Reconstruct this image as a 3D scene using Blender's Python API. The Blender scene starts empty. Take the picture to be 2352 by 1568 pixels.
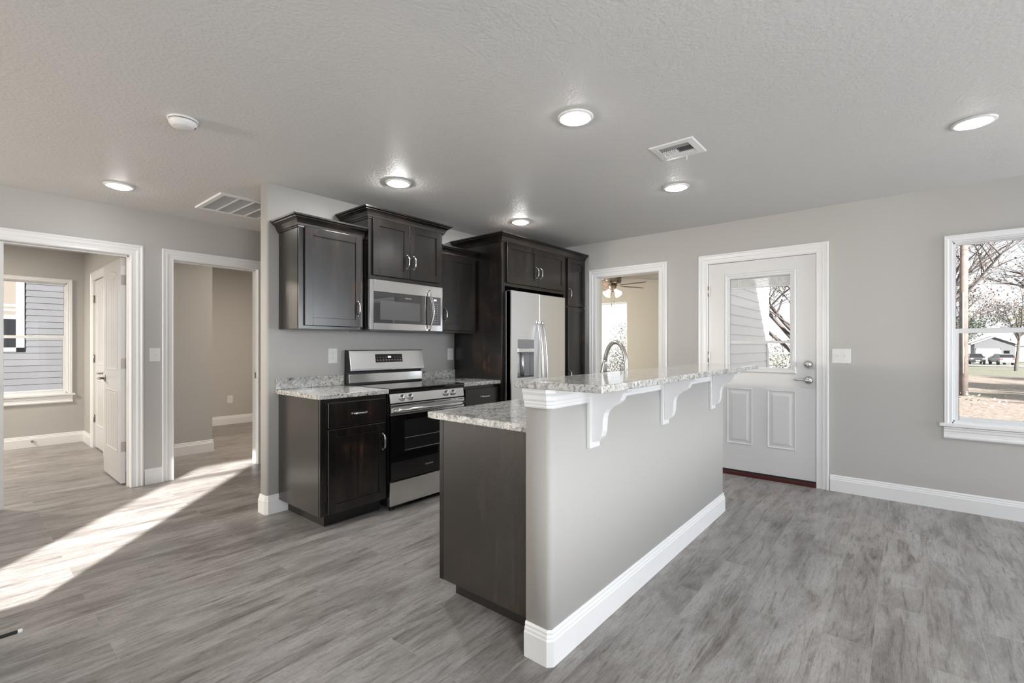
import bpy, bmesh, math, random
from mathutils import Vector, Matrix
PI = math.pi
SC = bpy.context.scene
COL = SC.collection
random.seed(7)

# ------------------------------------------------------------------ camera
CAMZ = 1.237
cam = bpy.data.objects.new('camera', bpy.data.cameras.new('camera'))
COL.objects.link(cam)
cam.data.sensor_fit = 'HORIZONTAL'
cam.data.sensor_width = 36.0
cam.data.lens = 1084.05 / 2352 * 36.0
cam.data.shift_y = 10.4 / 2352
cam.data.clip_start = 0.02
cam.data.clip_end = 500
cam.location = (0, 0, CAMZ)
cam.rotation_euler = (PI / 2, 0, math.radians(39.8475 - 90))
SC.camera = cam

# ------------------------------------------------------------------ exposure
SC.view_settings.view_transform = 'Standard'
SC.view_settings.look = 'None'
SC.view_settings.gamma = 1.0
SC.view_settings.use_curve_mapping = False
SC.view_settings.exposure = 0.02
SC.cycles.use_denoising = True
SC.cycles.max_bounces = 10
SC.cycles.diffuse_bounces = 6
SC.cycles.glossy_bounces = 4
SC.cycles.transmission_bounces = 8
SC.cycles.transparent_max_bounces = 12
SC.cycles.sample_clamp_indirect = 6.0
SC.cycles.caustics_reflective = False
SC.cycles.caustics_refractive = False

# ------------------------------------------------------------------ sky, sun, daylight
world = bpy.data.worlds.new('sky')
SC.world = world
world.use_nodes = True
bg = world.node_tree.nodes['Background']
bg.inputs[0].default_value = (0.93, 0.965, 1.0, 1)
bg.inputs[1].default_value = 1.15

SUN_EL = math.radians(25)
SUN_AZ = math.atan2(0.752, 0.659)
sd = Vector((math.cos(SUN_AZ) * math.cos(SUN_EL), math.sin(SUN_AZ) * math.cos(SUN_EL), -math.sin(SUN_EL)))
sun = bpy.data.objects.new('sun', bpy.data.lights.new('sun', 'SUN'))
COL.objects.link(sun)
sun.data.energy = 23.0
sun.data.angle = math.radians(1.2)
sun.data.color = (1.0, 0.97, 0.93)
sun.rotation_euler = sd.to_track_quat('-Z', 'Y').to_euler()

def area_light(name, loc, direction, w, h, power, color):
    """area light"""
    l = bpy.data.objects.new(name, bpy.data.lights.new(name, 'AREA'))
    COL.objects.link(l)
    l.data.shape = 'RECTANGLE'; l.data.size = w; l.data.size_y = h
    l.data.energy = power; l.data.color = color
    l.location = loc
    l.rotation_euler = Vector(direction).to_track_quat('-Z', 'Z').to_euler()
    return l

def portal(name, loc, direction, w, h):
    l = area_light(name, loc, direction, w, h, 1, (1, 1, 1))
    l.data.cycles.is_portal = True

COOL = (0.87, 0.935, 1.0)
area_light('daylight_front_windows', (1.0, -4.06, 1.35), (0, 1, 0), 1.7, 1.4, 8, COOL)
area_light('daylight_front_windows', (4.2, -4.06, 1.35), (-0.35, 1, 0), 1.2, 1.4, 118, COOL)
area_light('added_side_fill', (-0.43, -1.5, 1.35), (0.2, 1, -0.05), 1.3, 1.35, 120, (0.96, 0.98, 1.0))  # added fill light from the left; this wall has no window
area_light('daylight_hall_window', (-5.92, 4.86, 1.35), (1, -0.13, 0), 0.55, 1.5, 330, (1.0, 0.90, 0.75))
area_light('added_bedroom_fill', (-0.9, 7.35, 2.40), (0, 0, -1), 0.4, 0.4, 98, (1.0, 0.91, 0.78))  # added light without a fixture, brightens the bedroom
area_light('added_far_room_fill', (3.0, 6.1, 2.40), (0, 0, -1), 0.35, 0.35, 36, (1.0, 0.86, 0.70))  # added light without a fixture, lifts the far room walls
area_light('added_fan_room_fill', (6.6, 5.94, 1.4), (0, -1, 0), 1.2, 1.3, 82, (1.0, 0.94, 0.83))  # added fill for the fan room; solid wall behind it
portal('portal_dining_window', (4.99, -0.66, 1.34), (-1, 0, 0), 0.95, 1.4)
portal('portal_side_door', (4.99, 1.06, 1.44), (-1, 0, 0), 0.55, 0.9)
portal('portal_fan_room', (8.62, 4.72, 1.34), (-1, 0, 0), 1.15, 1.45)
portal('portal_bedroom', (0.4, 8.33, 1.34), (0, -1, 0), 1.2, 1.45)

# ------------------------------------------------------------------ materials
def nt(name):
    m = bpy.data.materials.new(name)
    m.use_nodes = True
    t = m.node_tree
    b = t.nodes['Principled BSDF']
    return m, t, b

def N(t, typ, **kw):
    n = t.nodes.new(typ)
    for k, v in kw.items():
        if k in n.inputs.keys():
            n.inputs[k].default_value = v
        else:
            setattr(n, k, v)
    return n

def ramp(t, fac, stops):
    r = t.nodes.new('ShaderNodeValToRGB')
    e = r.color_ramp.elements
    while len(e) < len(stops):
        e.new(0.5)
    for i, (p, c) in enumerate(stops):
        e[i].position = p
        e[i].color = (*c, 1) if len(c) == 3 else c
    t.links.new(fac, r.inputs[0])
    return r.outputs[0]

def coords(t, scale=(1, 1, 1), kind='Object', rot=(0, 0, 0)):
    tc = t.nodes.new('ShaderNodeTexCoord')
    mp = t.nodes.new('ShaderNodeMapping')
    mp.inputs['Scale'].default_value = scale
    mp.inputs['Rotation'].default_value = rot
    t.links.new(tc.outputs[kind], mp.inputs[0])
    return mp.outputs[0]

def simple(name, col, rough=0.5, metal=0.0, spec=0.5, bump=None, coat=0.0, var=0.0):
    m, t, b = nt(name)
    b.inputs['Base Color'].default_value = (*col, 1)
    b.inputs['Roughness'].default_value = rough
    b.inputs['Metallic'].default_value = metal
    b.inputs['Specular IOR Level'].default_value = spec
    b.inputs['Coat Weight'].default_value = coat
    if var:
        nz = N(t, 'ShaderNodeTexNoise', Scale=3.0, Detail=4.0)
        t.links.new(coords(t), nz.inputs[0])
        d = tuple(c * (1 - var) for c in col); u = tuple(min(1, c * (1 + var)) for c in col)
        t.links.new(ramp(t, nz.outputs[0], [(0.3, d), (0.7, u)]), b.inputs['Base Color'])
    if bump:
        nz = N(t, 'ShaderNodeTexNoise', Scale=bump[0], Detail=3.0)
        t.links.new(coords(t), nz.inputs[0])
        bp = N(t, 'ShaderNodeBump', Strength=bump[1], Distance=bump[2])
        t.links.new(nz.outputs[0], bp.inputs['Height'])
        t.links.new(bp.outputs[0], b.inputs['Normal'])
    return m

def emit(name, col, s):
    m, t, b = nt(name)
    b.inputs['Base Color'].default_value = (*col, 1)
    b.inputs['Emission Color'].default_value = (*col, 1)
    b.inputs['Emission Strength'].default_value = s
    return m

def glass(name, tint=(1, 1, 1), refl=1.0, rough=0.0):
    """thin architectural pane: clear with a fresnel reflection"""
    m, t, b = nt(name)
    t.nodes.remove(b)
    out = t.nodes['Material Output']
    tr = N(t, 'ShaderNodeBsdfTransparent'); tr.inputs[0].default_value = (*tint, 1)
    gl = N(t, 'ShaderNodeBsdfGlossy', Roughness=rough)
    fr = N(t, 'ShaderNodeFresnel', IOR=1.45)
    mx = N(t, 'ShaderNodeMixShader')
    t.links.new(fr.outputs[0], mx.inputs[0])
    t.links.new(tr.outputs[0], mx.inputs[1]); t.links.new(gl.outputs[0], mx.inputs[2])
    t.links.new(mx.outputs[0], out.inputs[0])
    return m

def floor_mat():
    m, t, b = nt('vinyl_plank')
    L = t.links.new
    v0 = coords(t)
    mo = N(t, 'ShaderNodeMapping'); mo.inputs['Location'].default_value = (-0.437, -3.245, 0); t.links.new(v0, mo.inputs[0]); v = mo.outputs[0]
    br = N(t, 'ShaderNodeTexBrick', Scale=1.0)
    br.offset = 0.37; br.offset_frequency = 2; br.squash = 1.0
    br.inputs['Color1'].default_value = (0, 0, 0, 1); br.inputs['Color2'].default_value = (1, 1, 1, 1)
    br.inputs['Mortar'].default_value = (0.5, 0.5, 0.5, 1)
    br.inputs['Mortar Size'].default_value = 0.0011
    br.inputs['Mortar Smooth'].default_value = 0.4
    br.inputs['Brick Width'].default_value = 1.22
    br.inputs['Row Height'].default_value = 0.1745
    L(v, br.inputs[0])
    sep = N(t, 'ShaderNodeSeparateColor'); L(br.outputs[0], sep.inputs[0])
    rnd = N(t, 'ShaderNodeMath', operation='MULTIPLY'); rnd.inputs[1].default_value = 37.0
    L(sep.outputs[0], rnd.inputs[0])
    def grain(sx, sy, scale, det, rough=0.6, dist=0.0):
        mp = N(t, 'ShaderNodeMapping'); mp.inputs['Scale'].default_value = (sx, sy, 1)
        L(v, mp.inputs[0])
        n = N(t, 'ShaderNodeTexNoise', noise_dimensions='4D', Scale=scale, Detail=det, Roughness=rough, Distortion=dist)
        L(mp.outputs[0], n.inputs['Vector']); L(rnd.outputs[0], n.inputs['W'])
        return n.outputs[0]
    big = grain(0.85, 2.9, 1.9, 6.0, 0.62, 1.1)
    mid = grain(1.0, 11.0, 2.6, 7.0, 0.66, 1.6)
    fine = grain(5.0, 60.0, 4.0, 5.0, 0.75, 0.4)
    def mix(f, a, c, mode='MIX'):
        n = N(t, 'ShaderNodeMix', data_type='RGBA', blend_type=mode)
        if isinstance(f, float): n.inputs[0].default_value = f
        else: L(f, n.inputs[0])
        for s, x in ((n.inputs[6], a), (n.inputs[7], c)):
            if isinstance(x, tuple): s.default_value = (*x, 1)
            else: L(x, s)
        return n.outputs[2]
    base = ramp(t, big, [(0.30, (0.165, 0.151, 0.143)), (0.42, (0.255, 0.241, 0.231)), (0.55, (0.340, 0.326, 0.315)), (0.72, (0.405, 0.393, 0.382))])
    plank = ramp(t, sep.outputs[0], [(0.0, (0.91, 0.90, 0.895)), (1.0, (1.06, 1.06, 1.06))])
    base = mix(1.0, base, plank, 'MULTIPLY')
    g1 = ramp(t, mid, [(0.30, (0.36, 0.34, 0.33)), (0.40, (0.72, 0.70, 0.69)), (0.48, (1, 1, 1)), (0.72, (1.16, 1.16, 1.16))])
    base = mix(0.9, base, g1, 'MULTIPLY')
    g2 = ramp(t, fine, [(0.32, (0.52, 0.50, 0.49)), (0.44, (0.92, 0.91, 0.91)), (0.6, (1.10, 1.10, 1.10))])
    base = mix(0.85, base, g2, 'MULTIPLY')
    pore = grain(16.0, 16.0, 5.0, 4.0, 0.7, 0.0)
    base = mix(0.7, base, ramp(t, pore, [(0.30, (0.70, 0.69, 0.68)), (0.45, (1, 1, 1)), (0.65, (1.08, 1.08, 1.08))]), 'MULTIPLY')
    kn = N(t, 'ShaderNodeTexVoronoi', Scale=1.0)
    mpk = N(t, 'ShaderNodeMapping'); mpk.inputs['Scale'].default_value = (1.3, 4.6, 1); L(v, mpk.inputs[0]); L(mpk.outputs[0], kn.inputs[0])
    kf = ramp(t, kn.outputs['Distance'], [(0.02, (0.42, 0.40, 0.39)), (0.09, (0.85, 0.84, 0.84)), (0.20, (1, 1, 1))])
    base = mix(0.65, base, kf, 'MULTIPLY')
    seam = ramp(t, br.outputs['Fac'], [(0.0, (1, 1, 1)), (1.0, (1.22, 1.22, 1.22))])
    base = mix(1.0, base, seam, 'MULTIPLY')
    L(base, b.inputs['Base Color'])
    rr = N(t, 'ShaderNodeMapRange'); rr.inputs[3].default_value = 0.30; rr.inputs[4].default_value = 0.46
    L(mid, rr.inputs[0]); L(rr.outputs[0], b.inputs['Roughness'])
    b.inputs['Specular IOR Level'].default_value = 0.42
    bp = N(t, 'ShaderNodeBump', Strength=0.25, Distance=0.0008)
    L(fine, bp.inputs['Height']); L(bp.outputs[0], b.inputs['Normal'])
    return m

def dark_wood(name='espresso_wood', horiz=False, lift=1.0):
    m, t, b = nt(name)
    L = t.links.new
    s = (22, 22, 1.4) if not horiz else (1.4, 22, 22)
    n1 = N(t, 'ShaderNodeTexNoise', Scale=1.0, Detail=6.0, Roughness=0.65, Distortion=0.5); L(coords(t, s), n1.inputs[0])
    n2 = N(t, 'ShaderNodeTexNoise', Scale=2.6, Detail=4.0, Distortion=1.2); L(coords(t), n2.inputs[0])
    c1 = ramp(t, n1.outputs[0], [(0.3, (0.0042, 0.0038, 0.0038)), (0.55, (0.0125, 0.0100, 0.0090)), (0.75, (0.040, 0.026, 0.018))])
    c2 = ramp(t, n2.outputs[0], [(0.35, (0.45, 0.45, 0.47)), (0.55, (1.1, 1.05, 1.0)), (0.72, (3.0, 2.0, 1.4))])
    mx = N(t, 'ShaderNodeMix', data_type='RGBA', blend_type='MULTIPLY'); mx.inputs[0].default_value = 1.0
    L(c1, mx.inputs[6]); L(c2, mx.inputs[7])
    kn = N(t, 'ShaderNodeTexVoronoi', Scale=3.1); L(coords(t, (1, 1, 0.7)), kn.inputs[0])
    kf = ramp(t, kn.outputs['Distance'], [(0.035, (0.15, 0.12, 0.1)), (0.075, (1, 1, 1))])
    mk = N(t, 'ShaderNodeMix', data_type='RGBA', blend_type='MULTIPLY'); mk.inputs[0].default_value = 0.9
    L(mx.outputs[2], mk.inputs[6]); L(kf, mk.inputs[7])
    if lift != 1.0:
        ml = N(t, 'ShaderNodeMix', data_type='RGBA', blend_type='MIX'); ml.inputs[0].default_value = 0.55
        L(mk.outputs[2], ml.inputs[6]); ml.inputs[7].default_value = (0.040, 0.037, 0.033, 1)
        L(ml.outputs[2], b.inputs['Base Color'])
    else:
        L(mk.outputs[2], b.inputs['Base Color'])
    b.inputs['Roughness'].default_value = 0.25
    b.inputs['Specular IOR Level'].default_value = 0.72
    bp = N(t, 'ShaderNodeBump', Strength=0.12, Distance=0.0012)
    L(n1.outputs[0], bp.inputs['Height']); L(bp.outputs[0], b.inputs['Normal'])
    return m

def granite():
    m, t, b = nt('speckled_granite')
    L = t.links.new
    v = coords(t)
    n1 = N(t, 'ShaderNodeTexNoise', Scale=11.0, Detail=5.0, Roughness=0.62, Distortion=0.6); L(v, n1.inputs[0])
    n2 = N(t, 'ShaderNodeTexNoise', Scale=75.0, Detail=4.0, Roughness=0.7); L(v, n2.inputs[0])
    n3 = N(t, 'ShaderNodeTexNoise', Scale=48.0, Detail=3.0, Roughness=0.6, Distortion=0.8); L(v, n3.inputs[0])
    vo = N(t, 'ShaderNodeTexVoronoi', Scale=95.0); L(v, vo.inputs[0])
    base = ramp(t, n1.outputs[0], [(0.28, (0.30, 0.295, 0.29)), (0.46, (0.60, 0.595, 0.58)), (0.62, (0.74, 0.735, 0.71)), (0.75, (0.62, 0.58, 0.52))])
    fl = ramp(t, n2.outputs[0], [(0.33, (0.10, 0.10, 0.10)), (0.46, (0.75, 0.75, 0.75)), (0.6, (1.05, 1.05, 1.05))])
    fk = ramp(t, n3.outputs[0], [(0.30, (0.05, 0.05, 0.05)), (0.40, (0.70, 0.69, 0.68)), (0.47, (1, 1, 1))])
    cell = ramp(t, vo.outputs['Distance'], [(0.0, (0.86, 0.86, 0.86)), (0.5, (1.05, 1.05, 1.05))])
    cur = base
    for x, f in ((fl, 0.75), (fk, 0.9), (cell, 0.8)):
        mx = N(t, 'ShaderNodeMix', data_type='RGBA', blend_type='MULTIPLY'); mx.inputs[0].default_value = f
        L(cur, mx.inputs[6]); L(x, mx.inputs[7]); cur = mx.outputs[2]
    L(cur, b.inputs['Base Color'])
    b.inputs['Roughness'].default_value = 0.10
    b.inputs['Specular IOR Level'].default_value = 0.55
    return m

def steel(name='brushed_steel', col=(0.80, 0.80, 0.80), rough=0.24, horiz=True):
    m, t, b = nt(name)
    L = t.links.new
    b.inputs['Base Color'].default_value = (*col, 1)
    b.inputs['Metallic'].default_value = 1.0
    n = N(t, 'ShaderNodeTexNoise', Scale=1.0, Detail=3.0)
    L(coords(t, (3, 3, 420) if horiz else (420, 420, 3)), n.inputs[0])
    mr = N(t, 'ShaderNodeMapRange'); mr.inputs[3].default_value = rough - 0.012; mr.inputs[4].default_value = rough + 0.012
    L(n.outputs[0], mr.inputs[0]); L(mr.outputs[0], b.inputs['Roughness'])
    return m

def ground_mat():
    """lawn under fallen leaves, greener and darker strips towards the road"""
    m, t, b = nt('leafy_ground')
    L = t.links.new
    tc = N(t, 'ShaderNodeTexCoord')
    sx = N(t, 'ShaderNodeSeparateXYZ'); L(tc.outputs['Object'], sx.inputs[0])
    n0 = N(t, 'ShaderNodeTexNoise', Scale=0.35, Detail=3.0); L(tc.outputs['Object'], n0.inputs[0])
    ad = N(t, 'ShaderNodeMath', operation='MULTIPLY_ADD'); ad.inputs[1].default_value = 5.0; L(n0.outputs[0], ad.inputs[0]); L(sx.outputs[0], ad.inputs[2])
    n1 = N(t, 'ShaderNodeTexNoise', Scale=9.0, Detail=6.0, Roughness=0.75); L(tc.outputs['Object'], n1.inputs[0])
    leaf = ramp(t, n1.outputs[0], [(0.34, (0.075, 0.050, 0.035)), (0.47, (0.19, 0.150, 0.122)), (0.6, (0.30, 0.255, 0.220))])
    grass = ramp(t, n1.outputs[0], [(0.35, (0.065, 0.070, 0.045)), (0.6, (0.16, 0.168, 0.115)), (0.75, (0.21, 0.175, 0.14))])
    dv = N(t, 'ShaderNodeMapRange'); dv.inputs[1].default_value = 0; dv.inputs[2].default_value = 100; L(ad.outputs[0], dv.inputs[0])
    f = ramp(t, dv.outputs[0], [(0.30, (0, 0, 0)), (0.33, (0.55, 0.55, 0.55)), (0.36, (0.1, 0.1, 0.1)), (0.56, (0.1, 0.1, 0.1)), (0.60, (0.9, 0.9, 0.9)), (1.0, (0.9, 0.9, 0.9))])
    mx = N(t, 'ShaderNodeMix', data_type='RGBA'); L(f, mx.inputs[0]); L(leaf, mx.inputs[6]); L(grass, mx.inputs[7])
    L(mx.outputs[2], b.inputs['Base Color'])
    b.inputs['Roughness'].default_value = 0.9
    return m

def siding(name, col, lap, dark=0.35):
    return simple(name, col, 0.5, var=0.05)

M = {}
M['wall'] = simple('greige_wall_paint', (0.520, 0.510, 0.494), 0.62, spec=0.35, bump=(210, 0.32, 0.0012))
M['fan_wall'] = simple('cream_wall_paint', (0.56, 0.535, 0.480), 0.62, spec=0.35, bump=(210, 0.3, 0.0012))
M['ceil'] = simple('textured_ceiling_paint', (0.67, 0.667, 0.657), 0.55, spec=0.4, bump=(62, 0.65, 0.0045))
M['trim'] = simple('white_trim_paint', (0.86, 0.865, 0.875), 0.28, spec=0.5)
M['door'] = simple('white_door_paint', (0.74, 0.745, 0.755), 0.32, spec=0.5)
M['plate'] = simple('white_plastic', (0.80, 0.80, 0.80), 0.28)
M['vinyl'] = simple('white_vinyl', (0.78, 0.79, 0.80), 0.35)
M['floor'] = floor_mat()
M['wood'] = dark_wood()
M['sheen_veneer'] = dark_wood('espresso_veneer_sheen', lift=4.0)  # greyer end-panel wood, lightened to stand in for reflected sheen
M['woodh'] = dark_wood('espresso_wood_rail', True)
M['toe'] = simple('black_toe_kick', (0.012, 0.011, 0.011), 0.4)
M['granite'] = granite()
M['steel'] = steel()
M['steelv'] = steel('brushed_steel_door', (0.86, 0.875, 0.90), 0.33, True)
M['steelm'] = steel('polished_steel', (0.80, 0.80, 0.80), 0.12, True)
M['chrome'] = simple('satin_nickel', (0.62, 0.61, 0.59), 0.22, 1.0)
M['nickel'] = simple('brushed_nickel', (0.44, 0.42, 0.39), 0.32, 1.0)
M['faucet'] = simple('stainless_faucet', (0.46, 0.455, 0.445), 0.34, 1.0)
M['bglass'] = simple('black_glass', (0.006, 0.006, 0.007), 0.03, spec=0.7)
M['mwglass'] = simple('smoked_glass', (0.010, 0.010, 0.011), 0.025)
M['mwglass'].node_tree.nodes['Principled BSDF'].inputs['IOR'].default_value = 2.3
M['mesh'] = simple('oven_screen', (0.10, 0.10, 0.105), 0.12, spec=0.6)
M['black'] = simple('black_enamel', (0.010, 0.010, 0.011), 0.28)
M['rubber'] = simple('black_rubber', (0.02, 0.02, 0.02), 0.7)
M['dgrey'] = simple('dark_grey_plastic', (0.10, 0.10, 0.105), 0.4)
M['mgrey'] = simple('mid_grey_plastic', (0.30, 0.30, 0.31), 0.35)
M['ink'] = simple('pale_print', (0.62, 0.62, 0.62), 0.4)
M['digit'] = emit('lit_digits', (0.85, 0.92, 1.0), 2.2)
M['lens'] = emit('lamp_lens', (1.0, 0.985, 0.965), 80.0)
M['lens_bright'] = emit('lamp_lens_bright', (1.0, 0.985, 0.965), 320.0)
M['lens_soft'] = emit('lamp_lens_soft', (1.0, 0.985, 0.965), 25.0)
M['fanlens'] = emit('frosted_fan_shade', (1.0, 0.78, 0.58), 2.6)
M['glass'] = glass('window_glass')
M['blade'] = simple('tan_wood_blade', (0.34, 0.23, 0.16), 0.42, var=0.12)
M['bronze'] = simple('brushed_pewter', (0.30, 0.27, 0.235), 0.38, 1.0)
M['sill'] = simple('oxblood_threshold', (0.075, 0.014, 0.012), 0.35)
M['slot'] = simple('vent_shadow_grey', (0.13, 0.13, 0.13), 0.6)
M['ground'] = ground_mat()
M['road'] = simple('pale_asphalt', (0.24, 0.24, 0.25), 0.85, var=0.1)
M['wside'] = simple('white_vinyl_siding', (0.84, 0.86, 0.88), 0.45)
M['gside'] = simple('grey_lap_siding', (0.080, 0.081, 0.087), 0.55, var=0.06)
M['garside'] = simple('slate_garage_siding', (0.11, 0.112, 0.12), 0.6)
M['bark'] = simple('grey_bark', (0.085, 0.072, 0.068), 0.85, var=0.3)
M['polewood'] = simple('weathered_pole_wood', (0.17, 0.14, 0.125), 0.85, bump=(60, 0.6, 0.01), var=0.25)
M['leafA'] = simple('dry_brown_leaf', (0.11, 0.08, 0.062), 0.8)
M['leafB'] = simple('olive_leaf', (0.20, 0.195, 0.11), 0.8)
M['leafC'] = simple('grey_green_brush', (0.30, 0.30, 0.285), 0.85)
M['leafD'] = simple('dark_evergreen_leaf', (0.05, 0.065, 0.045), 0.8)
M['carw'] = simple('white_car_paint', (0.40, 0.41, 0.42), 0.25, coat=0.5)
M['carb'] = simple('black_car_paint', (0.04, 0.042, 0.048), 0.22, coat=0.5)
M['roof'] = simple('grey_shingle', (0.30, 0.30, 0.31), 0.85)
M['tan'] = simple('tan_pane_reflection', (0.145, 0.125, 0.105), 0.8)
M['nwhite'] = simple('weathered_white_casing', (0.30, 0.30, 0.31), 0.6)
M['conc'] = simple('pale_concrete', (0.26, 0.26, 0.26), 0.85, var=0.12)
M['wire'] = simple('grey_cable', (0.12, 0.12, 0.13), 0.6)
M['lamp_red'] = simple('red_lens', (0.35, 0.03, 0.03), 0.3)

# ------------------------------------------------------------------ mesh building
class MB:
    def __init__(s):
        s.v = []; s.f = []; s.smooth = []
    def add(s, vs, fs, smooth=False):
        o = len(s.v)
        s.v += [Vector(p) for p in vs]
        s.f += [[i + o for i in f] for f in fs]
        s.smooth += [smooth] * len(fs)
        return s
    def box(s, a, b, mp=None):
        x0, x1 = sorted((a[0], b[0])); y0, y1 = sorted((a[1], b[1])); z0, z1 = sorted((a[2], b[2]))
        vs = [(x0, y0, z0), (x1, y0, z0), (x1, y1, z0), (x0, y1, z0), (x0, y0, z1), (x1, y0, z1), (x1, y1, z1), (x0, y1, z1)]
        if mp: vs = [mp(*p) for p in vs]
        return s.add(vs, [(0, 3, 2, 1), (4, 5, 6, 7), (0, 1, 5, 4), (1, 2, 6, 5), (2, 3, 7, 6), (3, 0, 4, 7)])
    def prism(s, poly, fn, h0, h1, smooth=False):
        """poly of (a,b) extruded from h0 to h1; fn(a,b,h) gives the point"""
        n = len(poly)
        vs = [fn(a, b, h0) for a, b in poly] + [fn(a, b, h1) for a, b in poly]
        s.add(vs, [list(range(n)), list(range(n, 2 * n))])
        s.add(vs, [(i, (i + 1) % n, n + (i + 1) % n, n + i) for i in range(n)], smooth)
        return s
    def sweep(s, path, prof, normal, closed=False, caps=True, smooth=False):
        """prof (a,b): a along the in-plane left side of travel, b along normal; mitred corners"""
        nrm = Vector(normal).normalized()
        P = [Vector(p) for p in path]
        n = len(P); k = len(prof)
        rows = []
        for i in range(n):
            d0 = (P[i] - P[i - 1]).normalized() if (i > 0 or closed) else None
            d1 = (P[(i + 1) % n] - P[i]).normalized() if (i < n - 1 or closed) else None
            if d0 is None: d0 = d1
            if d1 is None: d1 = d0
            l0 = nrm.cross(d0); l1 = nrm.cross(d1)
            mm = (l0 + l1); mm.normalize()
            mm = mm / max(0.2, mm.dot(l1))
            rows.append([P[i] + mm * a + nrm * b for a, b in prof])
        vs = [p for r in rows for p in r]
        fs = []
        for i in range(n if closed else n - 1):
            j = (i + 1) % n
            for q in range(k):
                r = (q + 1) % k
                fs.append((i * k + q, i * k + r, j * k + r, j * k + q))
        s.add(vs, fs, smooth)
        if caps and not closed:
            s.add(rows[0], [list(range(k))]); s.add(rows[-1], [list(range(k))])
        return s
    def tube(s, path, r, seg=8, caps=True, squash=None):
        P = [Vector(p) for p in path]
        R = r if isinstance(r, (list, tuple)) else [r] * len(P)
        n = len(P)
        rows = []
        up = None
        for i in range(n):
            d = (P[min(i + 1, n - 1)] - P[max(i - 1, 0)])
            if d.length < 1e-9: d = Vector((0, 0, 1))
            d.normalize()
            if up is None:
                up = Vector((0, 0, 1)) if abs(d.z) < 0.9 else Vector((1, 0, 0))
            a = d.cross(up)
            if a.length < 1e-6: a = d.cross(Vector((0, 1, 0)))
            a.normalize(); bb = a.cross(d).normalized(); up = bb
            ka, kb = squash if squash else (1, 1)
            rows.append([P[i] + a * (math.cos(2 * PI * q / seg) * R[i] * ka) + bb * (math.sin(2 * PI * q / seg) * R[i] * kb) for q in range(seg)])
        vs = [p for row in rows for p in row]
        fs = [(i * seg + q, i * seg + (q + 1) % seg, (i + 1) * seg + (q + 1) % seg, (i + 1) * seg + q) for i in range(n - 1) for q in range(seg)]
        s.add(vs, fs, True)
        if caps:
            s.add(rows[0], [list(range(seg))]); s.add(rows[-1], [list(range(seg))])
        return s
    def lathe(s, prof, origin, axis='z', seg=32, smooth=True):
        o = Vector(origin)
        ax = {'z': (Vector((1, 0, 0)), Vector((0, 1, 0)), Vector((0, 0, 1))), 'x': (Vector((0, 1, 0)), Vector((0, 0, 1)), Vector((1, 0, 0))),
              'y': (Vector((1, 0, 0)), Vector((0, 0, 1)), Vector((0, 1, 0)))}[axis] if isinstance(axis, str) else axis
        k = len(prof)
        vs = [o + (ax[0] * math.cos(2 * PI * q / seg) + ax[1] * math.sin(2 * PI * q / seg)) * r + ax[2] * h for r, h in prof for q in range(seg)]
        fs = [(i * seg + q, i * seg + (q + 1) % seg, (i + 1) * seg + (q + 1) % seg, (i + 1) * seg + q) for i in range(k - 1) for q in range(seg)]
        s.add(vs, fs, smooth)
        for i in (0, k - 1):
            if prof[i][0] > 1e-6:
                s.add(vs[i * seg:(i + 1) * seg], [list(range(seg))])
        return s
    def build(s, name, m, parent=None, loc=None, bevel=0.0, bseg=2):
        if parent is not None:
            base = world_loc(parent)
        elif loc is not None:
            base = Vector(loc)
        else:
            lo = Vector((min(p.x for p in s.v), min(p.y for p in s.v), min(p.z for p in s.v)))
            hi = Vector((max(p.x for p in s.v), max(p.y for p in s.v), max(p.z for p in s.v)))
            base = Vector(((lo.x + hi.x) / 2, (lo.y + hi.y) / 2, lo.z))
        if parent is None and loc is None and name.split('_')[0] in ('floor', 'ceiling', 'wall', 'ground', 'baseboard', 'trim'):
            base = Vector((0, 0, 0))
        me = bpy.data.meshes.new(name)
        me.from_pydata([tuple(p - base) for p in s.v], [], s.f)
        bm = bmesh.new(); bm.from_mesh(me)
        for f, sm in zip(bm.faces, s.smooth): f.smooth = sm
        bmesh.ops.remove_doubles(bm, verts=bm.verts, dist=1e-6)
        bmesh.ops.recalc_face_normals(bm, faces=bm.faces)
        bm.to_mesh(me); bm.free()
        me.materials.append(m)
        o = bpy.data.objects.new(name, me)
        COL.objects.link(o)
        if parent is not None:
            o.parent = parent
            if parent.type == 'MESH' or parent.parent is not None:
                pass
        else:
            o.location = base
        if bevel:
            md = o.modifiers.new('bevel', 'BEVEL'); md.width = bevel; md.segments = bseg
            md.limit_method = 'ANGLE'; md.angle_limit = math.radians(40)
        return o

def world_loc(o):
    v = Vector(o.location)
    while o.parent is not None:
        o = o.parent
        v += Vector(o.location)
    return v

def tag(o, label, cat, group=None, kind=None):
    o['label'] = label; o['category'] = cat
    if group: o['group'] = group
    if kind: o['kind'] = kind
    return o

def thing(name, loc, label, cat, group=None):
    o = bpy.data.objects.new(name, None); COL.objects.link(o)
    o.empty_display_size = 0.1
    o.location = loc
    return tag(o, label, cat, group)

def st(o):
    o['kind'] = 'structure'
    return o

def st_empty(name, loc):
    o = bpy.data.objects.new(name, None); COL.objects.link(o)
    o.location = loc; o.empty_display_size = 0.1
    o['kind'] = 'structure'
    return o

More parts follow.
